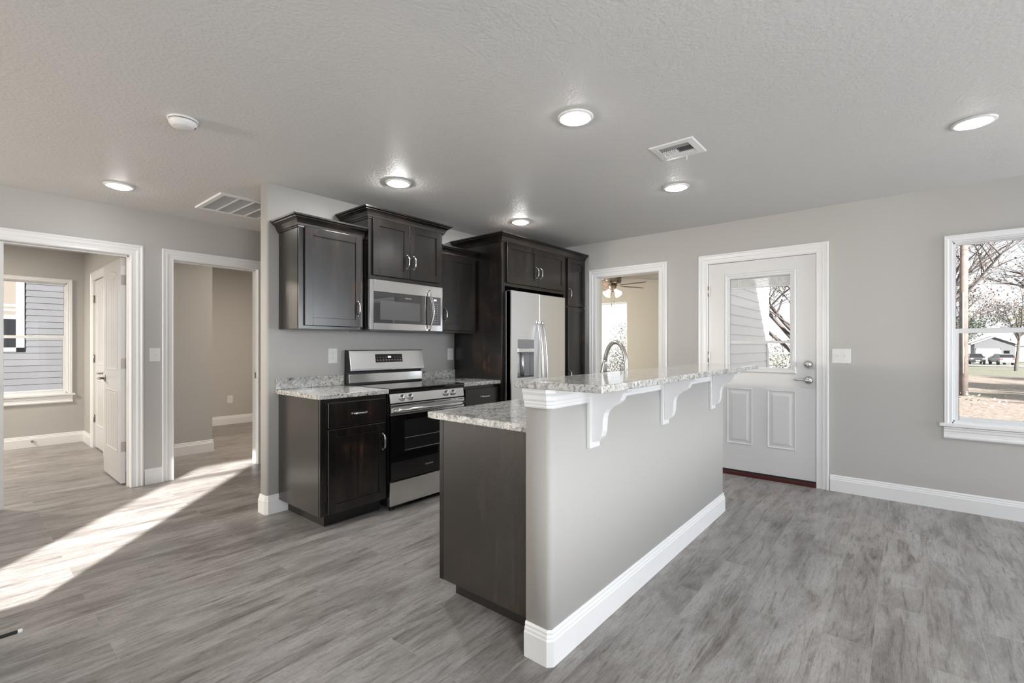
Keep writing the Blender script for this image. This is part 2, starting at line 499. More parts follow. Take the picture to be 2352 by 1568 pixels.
def text_mb(txt, size, fn, depth=0.0006, align='LEFT', bold=0.0):
    """lettering laid out with fn(u,v,n) -> point"""
    cu = bpy.data.curves.new('lettering', 'FONT')
    cu.body = txt; cu.size = size; cu.align_x = align; cu.offset = bold
    o = bpy.data.objects.new('lettering', cu)
    COL.objects.link(o)
    bpy.context.view_layer.update()
    dg = bpy.context.evaluated_depsgraph_get()
    ev = o.evaluated_get(dg)
    me = ev.to_mesh()
    mb = MB()
    mb.add([fn(v.co.x, v.co.y, depth) for v in me.vertices], [list(p.vertices) for p in me.polygons])
    ev.to_mesh_clear()
    bpy.data.objects.remove(o); bpy.data.curves.remove(cu)
    return mb

# wall frames: mp(u, n, z): u along the wall, n out of the wall into the room
def frame_x(X, s): return lambda u, n, z: (X + s * n, u, z)
def frame_y(Y, s): return lambda u, n, z: (u, Y + s * n, z)

def wall_slab(name, mp, thick, u0, u1, z0, z1, holes=(), m=None):
    us = sorted({u0, u1, *[h for q in holes for h in q[:2]]})
    zs = sorted({z0, z1, *[h for q in holes for h in q[2:]]})
    us = [u for u in us if u0 <= u <= u1]; zs = [z for z in zs if z0 <= z <= z1]
    def solid(i, j):
        if i < 0 or j < 0 or i >= len(us) - 1 or j >= len(zs) - 1: return False
        cu = (us[i] + us[i + 1]) / 2; cz = (zs[j] + zs[j + 1]) / 2
        return not any(h[0] < cu < h[1] and h[2] < cz < h[3] for h in holes)
    mb = MB()
    for i in range(len(us) - 1):
        for j in range(len(zs) - 1):
            if not solid(i, j): continue
            a, b, c, d = us[i], us[i + 1], zs[j], zs[j + 1]
            for n in (0, -thick):
                mb.add([mp(a, n, c), mp(b, n, c), mp(b, n, d), mp(a, n, d)], [(0, 1, 2, 3)])
            for di, dj, e in ((-1, 0, (a, c, a, d)), (1, 0, (b, c, b, d)), (0, -1, (a, c, b, c)), (0, 1, (a, d, b, d))):
                if not solid(i + di, j + dj):
                    mb.add([mp(e[0], 0, e[1]), mp(e[2], 0, e[3]), mp(e[2], -thick, e[3]), mp(e[0], -thick, e[1])], [(0, 1, 2, 3)])
    return st(mb.build(name, m or M['wall'], loc=(0, 0, 0)))

# ------------------------------------------------------------------ layout
XB = 4.862      # back wall with the doors and window
YK = 3.600      # kitchen wall face
YL = 5.212      # hall wall face
H = 2.44
T = 0.125
BACK = frame_x(XB, -1)
KIT = frame_y(YK, -1)
LEFT = frame_y(YL, -1)
YR1 = 8.22      # bedroom far wall
R1 = frame_y(YR1, -1)
XF = 8.50       # fan room far wall
FAN = frame_x(XF, -1)
XC = 1.150      # bedroom right wall, closet door in it

# floor and ceilings (thick slabs covering the whole house)
def footprint(z0, z1):
    mb = MB()
    p = [(-0.575, -4.225), (4.987, -4.225), (4.987, 1.75), (8.625, 1.75), (8.625, 6.125), (4.1, 6.125), (4.1, 8.345), (-6.125, 8.345), (-6.125, 1.975), (-0.575, 1.975)]
    return mb.prism(p, xy, z0, z1)
def xy(a, b, h): return (a, b, h)
st(footprint(-0.12, 0).build('floor', M['floor'], loc=(0, 0, 0)))
st(footprint(H, H + 0.25).build('ceiling', M['ceil'], loc=(0, 0, 0)))
# the roof over the main wing: out of view, added to shade the yard and the wing wall
mb = MB(); mb.prism([(-4.7, H + 0.26), (5.6, H + 0.26), (0.45, 4.75)], lambda a, b, h: (h, a, b), -0.7, 5.15)
st(mb.build('roof', M['roof'], loc=(0, 0, 0)))

# walls
W_WIN = (-1.13, -0.262, 0.655, 2.03)
wall_slab('wall_back', BACK, T, -4.25, YL, 0, H, [(0.580, 1.525, 0, 2.058), (2.000, 2.790, 0, 2.045), W_WIN, (-3.3, -2.1, 0.655, 2.03)])
wall_slab('wall_hall', LEFT, T, -6.1, 4.862, 0, H, [(-0.49, 1.040, 0, 2.045), (1.335, 2.100, 0, 2.045)])
wall_slab('wall_front', frame_y(-4.1, 1), T, -0.6, 4.862 + T, 0, H, [(0.15, 1.85, 0.65, 2.05), (3.6, 4.8, 0.65, 2.05)])
wall_slab('wall_living_left', frame_x(-0.45, 1), T, -4.25, 2.12, 0, H)
ENTRY_Y = 2.10
wall_slab('wall_entry', frame_y(ENTRY_Y, 1), 0.03, -6.1, -0.45, 0, H, [(-1.365, -0.725, 0.72, 2.12), (-5.6, -2.95, 0.3, 2.12)])
wall_slab('wall_hall_left', frame_x(-6.0, 1), T, 2.0, YL, 0, H, [(4.3, 5.15, 0.6, 2.1)])
# bedroom and closet walls
B_WIN = (-0.05, 0.995, 0.635, 2.045)
wall_slab('wall_bedroom_far', R1, T, -6.1, 4.0, 0, H, [B_WIN])
wall_slab('wall_bedroom_right', frame_x(XC, -1), 0.115, YL + T, YR1, 0, H, [(6.965, 7.605, 0, 2.045)])
wall_slab('wall_bedroom_left', frame_x(-2.6, 1), 0.115, YL + T, YR1, 0, H)
wall_slab('wall_closet_end', frame_y(6.29, -1), 0.115, XC + 0.02, 2.012, 0, H)
wall_slab('wall_closet_side', frame_x(2.012, 1), 0.115, 6.29 + 0.002, YR1, 0, H)
wall_slab('wall_far_hall_right', frame_x(3.9, -1), 0.115, YL + T, YR1, 0, H)
# room with the ceiling fan
F_WIN = (4.17, 5.25, 0.62, 2.10)
wall_slab('wall_fan_far', FAN, T, 1.76, 6.0, 0, H, [F_WIN], M['fan_wall'])
wall_slab('wall_fan_right', frame_y(1.875, 1), T, XB + T, XF, 0, H, [], M['fan_wall'])
wall_slab('wall_fan_left', frame_y(6.0, -1), T, XB + T, XF, 0, H, [], M['fan_wall'])

def rounded(poly, idx, r, seg=6):
    out = []
    n = len(poly)
    for i, p in enumerate(poly):
        if i not in idx: out.append(p); continue
        p = Vector(p); a = (Vector(poly[i - 1]) - p).normalized(); b = (Vector(poly[(i + 1) % n]) - p).normalized()
        c = p + (a + b) * r
        s = p + a * r; e = p + b * r
        a0 = math.atan2(s.y - c.y, s.x - c.x); a1 = math.atan2(e.y - c.y, e.x - c.x)
        while a1 - a0 > PI: a1 -= 2 * PI
        while a1 - a0 < -PI: a1 += 2 * PI
        for k in range(seg + 1):
            t = a0 + (a1 - a0) * k / seg
            out.append((c.x + r * math.cos(t), c.y + r * math.sin(t)))
    return out
def xy(a, b, h): return (a, b, h)
# kitchen wall with rounded drywall corners
pk = rounded([(1.503, YK), (XB, YK), (XB, YK + 0.117), (1.503, YK + 0.117)], (0, 3), 0.022)
st(MB().prism(pk, xy, 0, H, True).build('wall_kitchen', M['wall'], loc=(0, 0, 0)))
# half wall of the island
IX0, IX1, IY0, IY1 = 1.492, 3.752, 1.055, 1.172
pk = rounded([(IX0, IY0), (IX1, IY0), (IX1, IY1), (IX0, IY1)], (0, 1), 0.024)
st(MB().prism(pk, xy, 0, 1.071, True).build('wall_island', M['wall'], loc=(0, 0, 0)))

BB = [(0, 0), (0.014, 0), (0.014, 0.098), (0.0105, 0.104), (0.0105, 0.112), (0.0065, 0.119), (0.0065, 0.128), (0.003, 0.137), (0, 0.137)]
def baseboard(name, path, prof=BB):
    """room lies on the left of the direction of travel"""
    mb = MB()
    mb.sweep([(x, y, 0) for x, y in path], prof, (0, 0, 1))
    return st(mb.build(name, M['trim'], loc=(0, 0, 0)))
def corner(x, y, dx, dy, c=0.02):
    return [(x + dx[0] * c, y + dx[1] * c), (x + dy[0] * c, y + dy[1] * c)]

baseboard('baseboard_back', [(XB, -3.9), (XB, 0.500)])
baseboard('baseboard_back_middle', [(XB, 1.612), (XB, 1.922)])
CH = 0.012
baseboard('baseboard_kitchen', [(1.655, YK), (1.503 + CH, YK), (1.503, YK + CH), (1.503, YK + 0.117 - CH), (1.503 + CH, YK + 0.117), (4.6, YK + 0.117)])
baseboard('baseboard_island', [(IX0, IY1), (IX0, IY0 + CH), (IX0 + CH, IY0), (IX1 - CH, IY0), (IX1, IY0 + CH), (IX1, IY1)][::-1])
baseboard('baseboard_hall', [(1.260, YL), (1.131, YL)])
baseboard('baseboard_bedroom_far', [(XC, YR1), (-2.4, YR1)])
baseboard('baseboard_bedroom_right', [(XC, 7.70), (XC, YR1)])
baseboard('baseboard_bedroom_near', [(XC, 5.5), (XC, 6.872)])
baseboard('baseboard_closet', [(2.012, 7.5), (2.012, 6.29), (1.2, 6.29)])
baseboard('baseboard_far_hall', [(3.9, YR1), (2.03, YR1)])
baseboard('baseboard_fan_far', [(XF, 1.9), (XF, 5.9)])

CAS = [(0, 0), (0, 0.010), (0.006, 0.014), (0.016, 0.012), (0.040, 0.013), (0.048, 0.018), (0.058, 0.019), (0.062, 0.015), (0.070, 0.016), (0.076, 0.022), (0.088, 0.022), (0.091, 0.018), (0.091, 0)]
def casing(name, mp, u0, u1, ztop, jamb=T, sign=1, m=None, stop=True, jt=0.018):
    """picture-frame casing round a doorway with its jamb lining; sign flips the travel so the profile points out"""
    mb = MB()
    path = [mp(u0, 0, 0), mp(u0, 0, ztop), mp(u1, 0, ztop), mp(u1, 0, 0)]
    nrm = Vector(mp(0, 1, 0)) - Vector(mp(0, 0, 0))
    d = Vector(path[1]) - Vector(path[0])
    inward = Vector(path[2]) - Vector(path[1])
    left = nrm.cross(d)
    prof = CAS if left.dot(inward) < 0 else [(-a, b) for a, b in CAS]
    mb.sweep(path, prof, nrm)
    # jamb boards
    mb.box((u0 - jt, 0.001, 0), (u0, -jamb, ztop), mp)
    mb.box((u1, 0.001, 0), (u1 + jt, -jamb, ztop), mp)
    mb.box((u0 - jt, 0.001, ztop), (u1 + jt, -jamb, ztop + jt), mp)
    if stop:
        mb.box((u0, -0.055, 0), (u0 + 0.011, -0.085, ztop), mp)
        mb.box((u1 - 0.011, -0.055, 0), (u1, -0.085, ztop), mp)
        mb.box((u0, -0.055, ztop - 0.011), (u1, -0.085, ztop), mp)
    return st(mb.build(name, m or M['trim'], loc=(0, 0, 0), bevel=0.0012, bseg=1))

casing('trim_1', BACK, 0.600, 1.512, 2.046, stop=False)
casing('trim_2', BACK, 2.020, 2.772, 2.034, stop=False)
casing('trim_3', LEFT, -0.470, 1.030, 2.034, stop=True)
casing('trim_4', LEFT, 1.350, 2.085, 2.034, stop=True)
casing('trim_5', frame_x(XC, -1), 6.975, 7.595, 2.036, jamb=0.11, stop=False)

# crown of the half wall under the bar top: cove moulding
CR = [(0, 0), (0.008, 0), (0.011, 0.006), (0.009, 0.012), (0.013, 0.018), (0.013, 0.026), (0.018, 0.034), (0.019, 0.050), (0.026, 0.062), (0.026, 0.0775), (0, 0.0775)]
mb = MB()
mb.sweep([(x, y, 0.9935) for x, y in [(IX0, IY1), (IX0, IY0 + CH), (IX0 + CH, IY0), (IX1 - CH, IY0), (IX1, IY0 + CH), (IX1, IY1)][::-1]], CR, (0, 0, 1))
st(mb.build('trim_6', M['trim'], loc=(0, 0, 0)))

# ------------------------------------------------------------------ windows
def window(name, mp, hole, depth, meet, cas=0.045, stool=True, apron=0.09, ext=0.035, depth_frame=0.045, sash=0.03, casings=True, label=None):
    """single-hung white vinyl window in a wall hole; depth = how far the frame sits back"""
    u0, u1, z0, z1 = hole
    root = st_empty(name, mp((u0 + u1) / 2, 0, z0))
    nrm = Vector(mp(0, 1, 0)) - Vector(mp(0, 0, 0))
    if casings:
        mb = MB()
        path = [mp(u0, 0, z0 - 0.02), mp(u0, 0, z1), mp(u1, 0, z1), mp(u1, 0, z0 - 0.02)]
        left = nrm.cross(Vector(path[1]) - Vector(path[0]))
        k = cas / 0.091
        pf = [(a * k - 0.006, b) for a, b in CAS]
        if left.dot(Vector(path[2]) - Vector(path[1])) > 0: pf = [(-a, b) for a, b in pf]
        mb.sweep(path, pf, nrm)
        mb.build('window_casing', M['trim'], root)
    # reveal lining
    mb = MB()
    for a, b in (((u0, 0.0, z0), (u0 + 0.012, -depth, z1)), ((u1 - 0.012, 0.0, z0), (u1, -depth, z1)), ((u0, 0.0, z1 - 0.012), (u1, -depth, z1)), ((u0, 0.0, z0), (u1, -depth, z0 + 0.012))):
        mb.box(a, b, mp)
    mb.build('window_jamb', M['trim'], root)
    # frame, sashes
    fo = 0.014
    a0, a1, b0, b1 = u0 + 0.004, u1 - 0.004, z0 + 0.004, z1 - 0.004
    d0 = -depth
    mb = MB()
    fw = 0.018
    for a, b in (((a0, d0 + 0.01, b0), (a0 + fw, d0 - depth_frame, b1)), ((a1 - fw, d0 + 0.01, b0), (a1, d0 - depth_frame, b1)), ((a0, d0 + 0.01, b1 - fw), (a1, d0 - depth_frame, b1)), ((a0, d0 + 0.01, b0), (a1, d0 - depth_frame, b0 + fw))):
        mb.box(a, b, mp)
    mb.build('window_frame', M['vinyl'], root, bevel=0.0015, bseg=1)
    def sash_mb(zz0, zz1, n0, n1, w, top, bot):
        q = MB()
        x0, x1 = a0 + fw * 0.6, a1 - fw * 0.6
        q.box((x0, n0, zz0), (x0 + w, n1, zz1), mp); q.box((x1 - w, n0, zz0), (x1, n1, zz1), mp)
        q.box((x0 + w, n0, zz1 - top), (x1 - w, n1, zz1), mp); q.box((x0 + w, n0, zz0), (x1 - w, n1, zz0 + bot), mp)
        return q, (x0 + w, x1 - w, zz0 + bot, zz1 - top)
    # upper sash further out, lower sash inside
    q, pu = sash_mb(meet - 0.012, b1 - fw * 0.6, d0 - 0.024, d0 - 0.042, sash * 0.55, 0.014, 0.018)
    us = q.build('upper_sash', M['vinyl'], root, bevel=0.0015, bseg=1)
    MB().add([mp(pu[0] - .004, d0 - 0.033, pu[2] - .004), mp(pu[1] + .004, d0 - 0.033, pu[2] - .004), mp(pu[1] + .004, d0 - 0.033, pu[3] + .004), mp(pu[0] - .004, d0 - 0.033, pu[3] + .004)], [(0, 1, 2, 3)]).build('pane', M['glass'], us)
    q, pl = sash_mb(b0 + fw * 0.6, meet + 0.020, d0 + 0.002, d0 - 0.020, sash, 0.034, 0.032)
    ls = q.build('lower_sash', M['vinyl'], root, bevel=0.0015, bseg=1)
    MB().add([mp(pl[0] - .004, d0 - 0.009, pl[2] - .004), mp(pl[1] + .004, d0 - 0.009, pl[2] - .004), mp(pl[1] + .004, d0 - 0.009, pl[3] + .004), mp(pl[0] - .004, d0 - 0.009, pl[3] + .004)], [(0, 1, 2, 3)]).build('pane', M['glass'], ls)
    # sash lock
    c = u1 - (u1 - u0) * 0.33 if name == 'window_1' else (u0 + u1) / 2
    for cc in (u0 + (u1 - u0) * 0.33, u0 + (u1 - u0) * 0.67):
        k = MB()
        k.box((cc - 0.022, d0 - 0.018, meet + 0.020), (cc + 0.022, d0 + 0.006, meet + 0.026), mp)
        k.box((cc - 0.006, d0 - 0.010, meet + 0.026), (cc + 0.020, d0 + 0.004, meet + 0.032), mp)
        k.build('sash_lock', M['vinyl'], root, bevel=0.001, bseg=1)
    if stool:
        sb = MB()
        o = cas + 0.022
        sb.box((u0 - o, 0.030, z0 - 0.026), (u1 + o, -depth, z0 + 0.001), mp)
        sb.build('window_sill', M['trim'], root, bevel=0.006, bseg=3)
        ap = MB()
        pr = [(0, 0), (0.016, 0.002), (0.021, 0.010), (0.021, 0.020), (0.013, 0.028), (0.013, 0.052), (0.018, 0.060), (0.018, 0.072), (0.024, 0.080), (0.024, apron - 0.002), (0, apron - 0.002)]
        zb = z0 - 0.026 - apron
        e0, e1 = u0 - cas + 0.003, u1 + cas - 0.003
        ap.prism(pr, lambda a, b, h: mp(h, a, zb + b), e0, e1)
        ap.build('window_apron', M['trim'], root)
    return root

window('window_1', BACK, W_WIN, 0.035, 1.348)
window('window_2', R1, B_WIN, 0.035, 1.345)
window('window_3', FAN, F_WIN, 0.03, 1.335, casings=False, stool=True, cas=0.0)
window('window_4', BACK, (-3.3, -2.1, 0.655, 2.03), 0.035, 1.348)

# entry light (out of view): sun comes in through it
mb = MB()
e = frame_y(ENTRY_Y, 1)
mb.box((-1.38, 0.0, 1.852), (-0.71, -0.04, 1.892), e)
root = st_empty('window_5', (-1.04, ENTRY_Y, 0.72))
mb.build('window_rail', M['trim'], root)

# ------------------------------------------------------------------ doors
def hinge(parent, c, axis_n, h=0.089, both=None):
    pass

# exterior half-light door
dr = st_empty('door_1', (XB, 1.05, 0))
D = lambda u, n, z: (XB - n, u, z)
du0, du1, dz0, dz1 = 0.603, 1.509, 0.048, 2.043
gu0, gu1, gz0, gz1 = 0.800, 1.312, 1.010, 1.878
nf, nb = -0.006, -0.050
mb = MB()
for a, b in (((du0, nf, dz0), (gu0, nb, dz1)), ((gu1, nf, dz0), (du1, nb, dz1)), ((gu0, nf, gz1), (gu1, nb, dz1)), ((gu0, nf, dz0), (gu1, nb, gz0))):
    mb.box(a, b, D)
slab = mb.build('door_slab', M['door'], dr)
def raised(mb, mp, u0, u1, z0, z1, n):
    """applied ring of ogee moulding round a slightly raised field"""
    pts = [mp(u0, n, z0), mp(u0, n, z1), mp(u1, n, z1), mp(u1, n, z0)]
    nrm = Vector(mp(0, 1, 0)) - Vector(mp(0, 0, 0))
    left = nrm.cross(Vector(pts[1]) - Vector(pts[0]))
    sg = 1 if left.dot(Vector(pts[2]) - Vector(pts[1])) > 0 else -1
    pr = [(0, -0.002), (0, 0.004), (0.005, 0.006), (0.010, 0.003), (0.014, 0.001), (0.018, 0.0005), (0.022, -0.002)]
    mb.sweep(pts, [(sg * a, b) for a, b in pr], nrm, closed=True)
    i = 0.028
    j = 0.050
    q = [mp(u0 + i, n, z0 + i), mp(u1 - i, n, z0 + i), mp(u1 - i, n, z1 - i), mp(u0 + i, n, z1 - i),
         mp(u0 + j, n + 0.006, z0 + j), mp(u1 - j, n + 0.006, z0 + j), mp(u1 - j, n + 0.006, z1 - j), mp(u0 + j, n + 0.006, z1 - j)]
    mb.add(q, [(4, 5, 6, 7), (0, 1, 5, 4), (1, 2, 6, 5), (2, 3, 7, 6), (3, 0, 4, 7)])
for u0, u1 in ((1.112, 1.338), (0.757, 0.985)):
    mb = MB(); raised(mb, D, u0, u1, 0.300, 0.833, nf)
    mb.build('door_panel', M['door'], dr)
# lite frame
mb = MB()
pts = [D(0.752, nf, 0.990), D(0.752, nf, 1.930), D(1.358, nf, 1.930), D(1.358, nf, 0.990)]
LF = [(0, 0), (0, 0.010), (0.008, 0.018), (0.020, 0.018), (0.026, 0.012), (0.040, 0.014), (0.048, 0.010), (0.050, 0.0)]
nrm = Vector((-1, 0, 0))
left = nrm.cross(Vector(pts[1]) - Vector(pts[0])); sg = 1 if left.dot(Vector(pts[2]) - Vector(pts[1])) > 0 else -1
mb.sweep(pts, [(sg * a, b) for a, b in LF], nrm, closed=True)
mb.build('lite_frame', M['vinyl'], dr)
MB().add([D(gu0, -0.012, gz0), D(gu1, -0.012, gz0), D(gu1, -0.012, gz1), D(gu0, -0.012, gz1)], [(0, 1, 2, 3)]).build('pane', M['glass'], dr)
MB().add([D(gu0, -0.040, gz0), D(gu1, -0.040, gz0), D(gu1, -0.040, gz1), D(gu0, -0.040, gz1)], [(0, 1, 2, 3)]).build('pane', M['glass'], dr)
mb = MB(); mb.box((gu0, -0.014, 1.262), (gu1, -0.036, 1.285), D); mb.build('blind_rail', M['vinyl'], dr)
mb = MB()
for k in range(9):
    z = 1.868 - k * 0.0085
    mb.box((gu0 + 0.004, -0.016, z), (gu1 - 0.004, -0.034, z + 0.0055), D)
mb.box((gu0 + 0.004, -0.015, 1.784), (gu1 - 0.004, -0.036, 1.797), D)
for u in (0.90, 1.23):
    mb.box((u, -0.013, 1.79), (u + 0.006, -0.015, 1.876), D)
mb.build('gathered_blind', M['vinyl'], dr)
# blind slider on the lite frame
mb = MB(); mb.box((0.772, 0.010, 1.10), (0.780, 0.018, 1.21), D); mb.build('blind_slider', M['vinyl'], dr)
# hardware
mb = MB(); mb.lathe([(0, 0.030), (0.018, 0.030), (0.024, 0.026), (0.034, 0.012), (0.034, 0)], (XB + 0.006, 0.661, 1.076), (Vector((0, 1, 0)), Vector((0, 0, 1)), Vector((-1, 0, 0))), 24)
mb.box((0.655, 0.024, 1.064), (0.667, 0.040, 1.088), D)
mb.build('deadbolt', M['chrome'], dr)
mb = MB(); mb.lathe([(0, 0.020), (0.020, 0.020), (0.030, 0.012), (0.035, 0.0)], (XB + 0.006, 0.659, 0.936), (Vector((0, 1, 0)), Vector((0, 0, 1)), Vector((-1, 0, 0))), 24)
mb.tube([D(0.659, 0.0, 0.936), D(0.659, 0.045, 0.936), D(0.666, 0.052, 0.937), D(0.70, 0.052, 0.942), D(0.73, 0.050, 0.936), D(0.762, 0.050, 0.938)], [0.012, 0.012, 0.011, 0.009, 0.008, 0.006], 10)
mb.build('lever_handle', M['chrome'], dr)
for z in (1.78, 1.13, 0.33):
    mb = MB(); mb.box((1.498, 0.001, z - 0.05), (1.520, -0.004, z + 0.05), D)
    mb.tube([D(1.511, 0.006, z - 0.05), D(1.511, 0.006, z + 0.05)], 0.006, 8)
    mb.build('hinge', M['nickel'], dr)
mb = MB(); mb.box((0.600, 0.014, 0.0), (1.512, -0.12, 0.034), D); mb.build('threshold', M['sill'], dr, bevel=0.004)
mb = MB(); mb.box((0.602, -0.004, 0.034), (1.510, -0.045, 0.050), D); mb.build('door_sweep', M['rubber'], dr)
mb = MB()
for z in (0.936, 1.076):
    mb.box((0.596, 0.0005, z - 0.03), (0.602, -0.03, z + 0.03), D)
mb.build('strike_plate', M['nickel'], dr)

# interior two-panel arch-top doors
def arch_door(name, mp, w, h, lever_u, lever_dir, z0=0.012, faces=(1, -1), th=0.035, lever_faces=(1, -1), hinge_zs=(1.825, 1.075, 0.34)):
    """mp(u,n,z): u from hinge edge 0 to w, n=0 centre of slab"""
    root = st_empty(name, mp(0, 0, z0))
    mb = MB()
    mb.box((0, -th / 2, z0), (w, th / 2, h), mp)
    mb.build('door_slab', M['door'], root, bevel=0.002)
    mb = MB()
    for s in faces:
        n0 = s * th / 2
        nrm = (Vector(mp(0, 1, 0)) - Vector(mp(0, 0, 0))) * s
        def ringpoly(pts, field):
            P = [mp(u, n0, z) for u, z in pts]
            c = sum((Vector(p) for p in P), Vector()) / len(P)
            left = nrm.cross(Vector(P[1]) - Vector(P[0]))
            sg = 1 if left.dot(c - Vector(P[0])) > 0 else -1
            pr = [(0, -0.001), (0, 0.001), (0.004, 0.0045), (0.011, 0.0055), (0.017, 0.003), (0.022, -0.001)]
            mb.sweep(P, [(sg * a, b) for a, b in pr], nrm, closed=True)
        st_, a0, a1 = 0.115, 1.010, h - 0.175
        u0, u1 = st_, w - st_
        up = [(u0, a0), (u1, a0)]
        for k in range(13):
            t = PI * k / 12
            up.append(((u0 + u1) / 2 + math.cos(t) * (u1 - u0) / 2, a1 + math.sin(t) * 0.085))
        ringpoly(up, None)
        ringpoly([(u0, 0.275), (u1, 0.275), (u1, 0.835), (u0, 0.835)], None)
        nb_ = 6
        for k in range(1, nb_):
            u = u0 + 0.03 + (u1 - u0 - 0.06) * k / nb_
            for zz0, zz1 in ((0.31, 0.80), (a0 + 0.035, a1 + 0.03)):
                mb.box((u - 0.0015, n0 - s * 0.001, zz0), (u + 0.0015, n0 + s * 0.0012, zz1), mp)
    mb.build('door_panel', M['door'], root)
    for s in lever_faces:
        n0 = s * th / 2
        mb = MB()
        ax = (Vector(mp(1, 0, 0)) - Vector(mp(0, 0, 0)), Vector((0, 0, 1)), (Vector(mp(0, 1, 0)) - Vector(mp(0, 0, 0))) * s)
        mb.lathe([(0, 0.012), (0.022, 0.012), (0.030, 0.008), (0.032, 0)], mp(lever_u, n0, 0.925), ax, 20)
        e = lambda u, n, z: mp(lever_u + lever_dir * u, n0 + s * n, z)
        mb.tube([e(0, 0, 0.925), e(0, 0.050, 0.925), e(0.012, 0.056, 0.925), e(0.06, 0.055, 0.928), e(0.105, 0.052, 0.922)], [0.011, 0.011, 0.010, 0.008, 0.007], 10)
        mb.build('lever_handle', M['nickel'], root)
    return root

def butt_hinge(parent, mp, zs, w=0.034):
    """leaf on the hinge edge of the open door, barrel and leaf on the jamb"""
    for z in zs:
        mb = MB()
        mb.box((-0.002, -0.0165, z - 0.045), (0.001, 0.0165, z + 0.045), mp)
        mb.tube([mp(-0.004, 0.022, z - 0.046), mp(-0.004, 0.022, z + 0.046)], 0.006, 8)
        mb.box((-0.034, 0.0215, z - 0.045), (-0.003, 0.0235, z + 0.045), mp)
        mb.build('hinge', M['nickel'], parent)

# bedroom door standing open at ninety degrees
OD = lambda u, n, z: (1.0085 + n, 5.352 + u, z)
d2 = arch_door('door_2', OD, 0.705, 2.020, 0.640, -1, z0=0.014)
butt_hinge(d2, OD, (1.825, 1.080, 0.340))
# closed leaf of the bedroom double door
CD = lambda u, n, z: (-0.466 + u, 5.232 - n, z)
d3 = arch_door('door_3', CD, 0.742, 2.024, 0.690, -1, z0=0.010)
# closet door
KD = lambda u, n, z: (XC + 0.030 - n, 7.592 - u, z)
d4 = arch_door('door_4', KD, 0.614, 2.030, 0.545, -1, z0=0.014, lever_faces=(1,), faces=(1,))
for z in (1.806, 1.084, 0.358):
    mb = MB()
    mb.box((-0.004, 0.0175, z - 0.045), (0.018, 0.021, z + 0.045), KD)
    mb.tube([KD(-0.001, 0.027, z - 0.046), KD(-0.001, 0.027, z + 0.046)], 0.007, 8)
    mb.build('hinge', M['nickel'], d4)
# far room door swung open against its left jamb
FD = lambda u, n, z: (1.371 - n, 5.352 + u, z)
d5 = arch_door('door_5', FD, 0.700, 2.024, 0.640, -1, z0=0.014)
butt_hinge(d5, FD, (1.825, 1.080, 0.340))
# strike plate on the right jamb of the far room
mb = MB(); mb.box((2.084, -0.03, 0.90), (2.0855, -0.055, 0.96), LEFT)
sp = mb.build('strike_plate', M['nickel'], None)
sp.parent = d5; sp.location = Vector(sp.location) - Vector(d5.location)

# ------------------------------------------------------------------ cabinetry
def shaker(name, x0, x1, z0, z1, y, parent, fr=0.058, th=0.020, flat=False):
    """door or drawer front facing -y with its outer face at y"""
    mb = MB()
    if flat:
        mb.box((x0, y, z0), (x1, y + th, z1))
        return mb.build(name, M['wood'], parent, bevel=0.003)
    mb.box((x0, y, z0), (x0 + fr, y + th, z1)); mb.box((x1 - fr, y, z0), (x1, y + th, z1))
    mb.box((x0 + fr, y, z1 - fr), (x1 - fr, y + th, z1)); mb.box((x0 + fr, y, z0), (x1 - fr, y + th, z0 + fr))
    mb.box((x0 + fr - 0.004, y + 0.008, z0 + fr - 0.004), (x1 - fr + 0.004, y + th - 0.002, z1 - fr + 0.004))
    return mb.build(name, M['wood'], parent, bevel=0.0022)

def pull(parent, x, y, z, vertical=True, L=0.105, name='handle'):
    mb = MB()
    pts = []
    K = 12
    for k in range(K + 1):
        t = k / K
        s = (t - 0.5) * L
        out = 0.026 * (1 - (2 * t - 1) ** 6) + 0.004 * math.sin(PI * t)
        pts.append((x, y - out, z + s) if vertical else (x + s, y - out, z))
    mb.tube(pts, 0.0055, 10, squash=(1.25, 0.8) if vertical else (0.8, 1.25))
    for s in (-1, 1):
        c = (x, y, z + s * L / 2) if vertical else (x + s * L / 2, y, z)
        mb.lathe([(0.008, 0), (0.008, 0.003), (0.006, 0.006)], c, (Vector((1, 0, 0)), Vector((0, 0, 1)), Vector((0, -1, 0))), 12)
    return mb.build(name, M['chrome'], parent)

CROWN = [(0, 0), (0.008, 0), (0.010, 0.010), (0.016, 0.012), (0.020, 0.026), (0.030, 0.044), (0.044, 0.056), (0.052, 0.059), (0.052, 0.065), (0.058, 0.068), (0.066, 0.070), (0.066, 0.082), (0, 0.082)]
def crown(parent, path, z):
    """path with the cabinet on the right of travel (outside on the left)"""
    mb = MB(); mb.sweep([(x, y, z) for x, y in path], CROWN, (0, 0, 1))
    mb.build('crown_moulding', M['woodh'], parent)

# --- left wall cabinet
yf = 3.285
c = thing('wall_cabinet', (1.85, 3.44, 1.36), 'dark espresso single-door wall cabinet left of the microwave, nearest the rounded wall end', 'cabinet')
MB().box((1.592, yf, 1.360), (2.106, YK, 2.090)).build('body', M['wood'], c, bevel=0.0015)
MB().box((1.590, yf + 0.020, 1.362), (1.593, YK - 0.075, 2.076)).build('side_panel', M['sheen_veneer'], c)
d = shaker('door', 1.629, 2.087, 1.384, 2.088, yf - 0.020, c)
pull(d, 2.047, yf - 0.020, 1.526)
crown(c, [(2.106, yf), (1.592, yf), (1.592, YK)], 2.078)
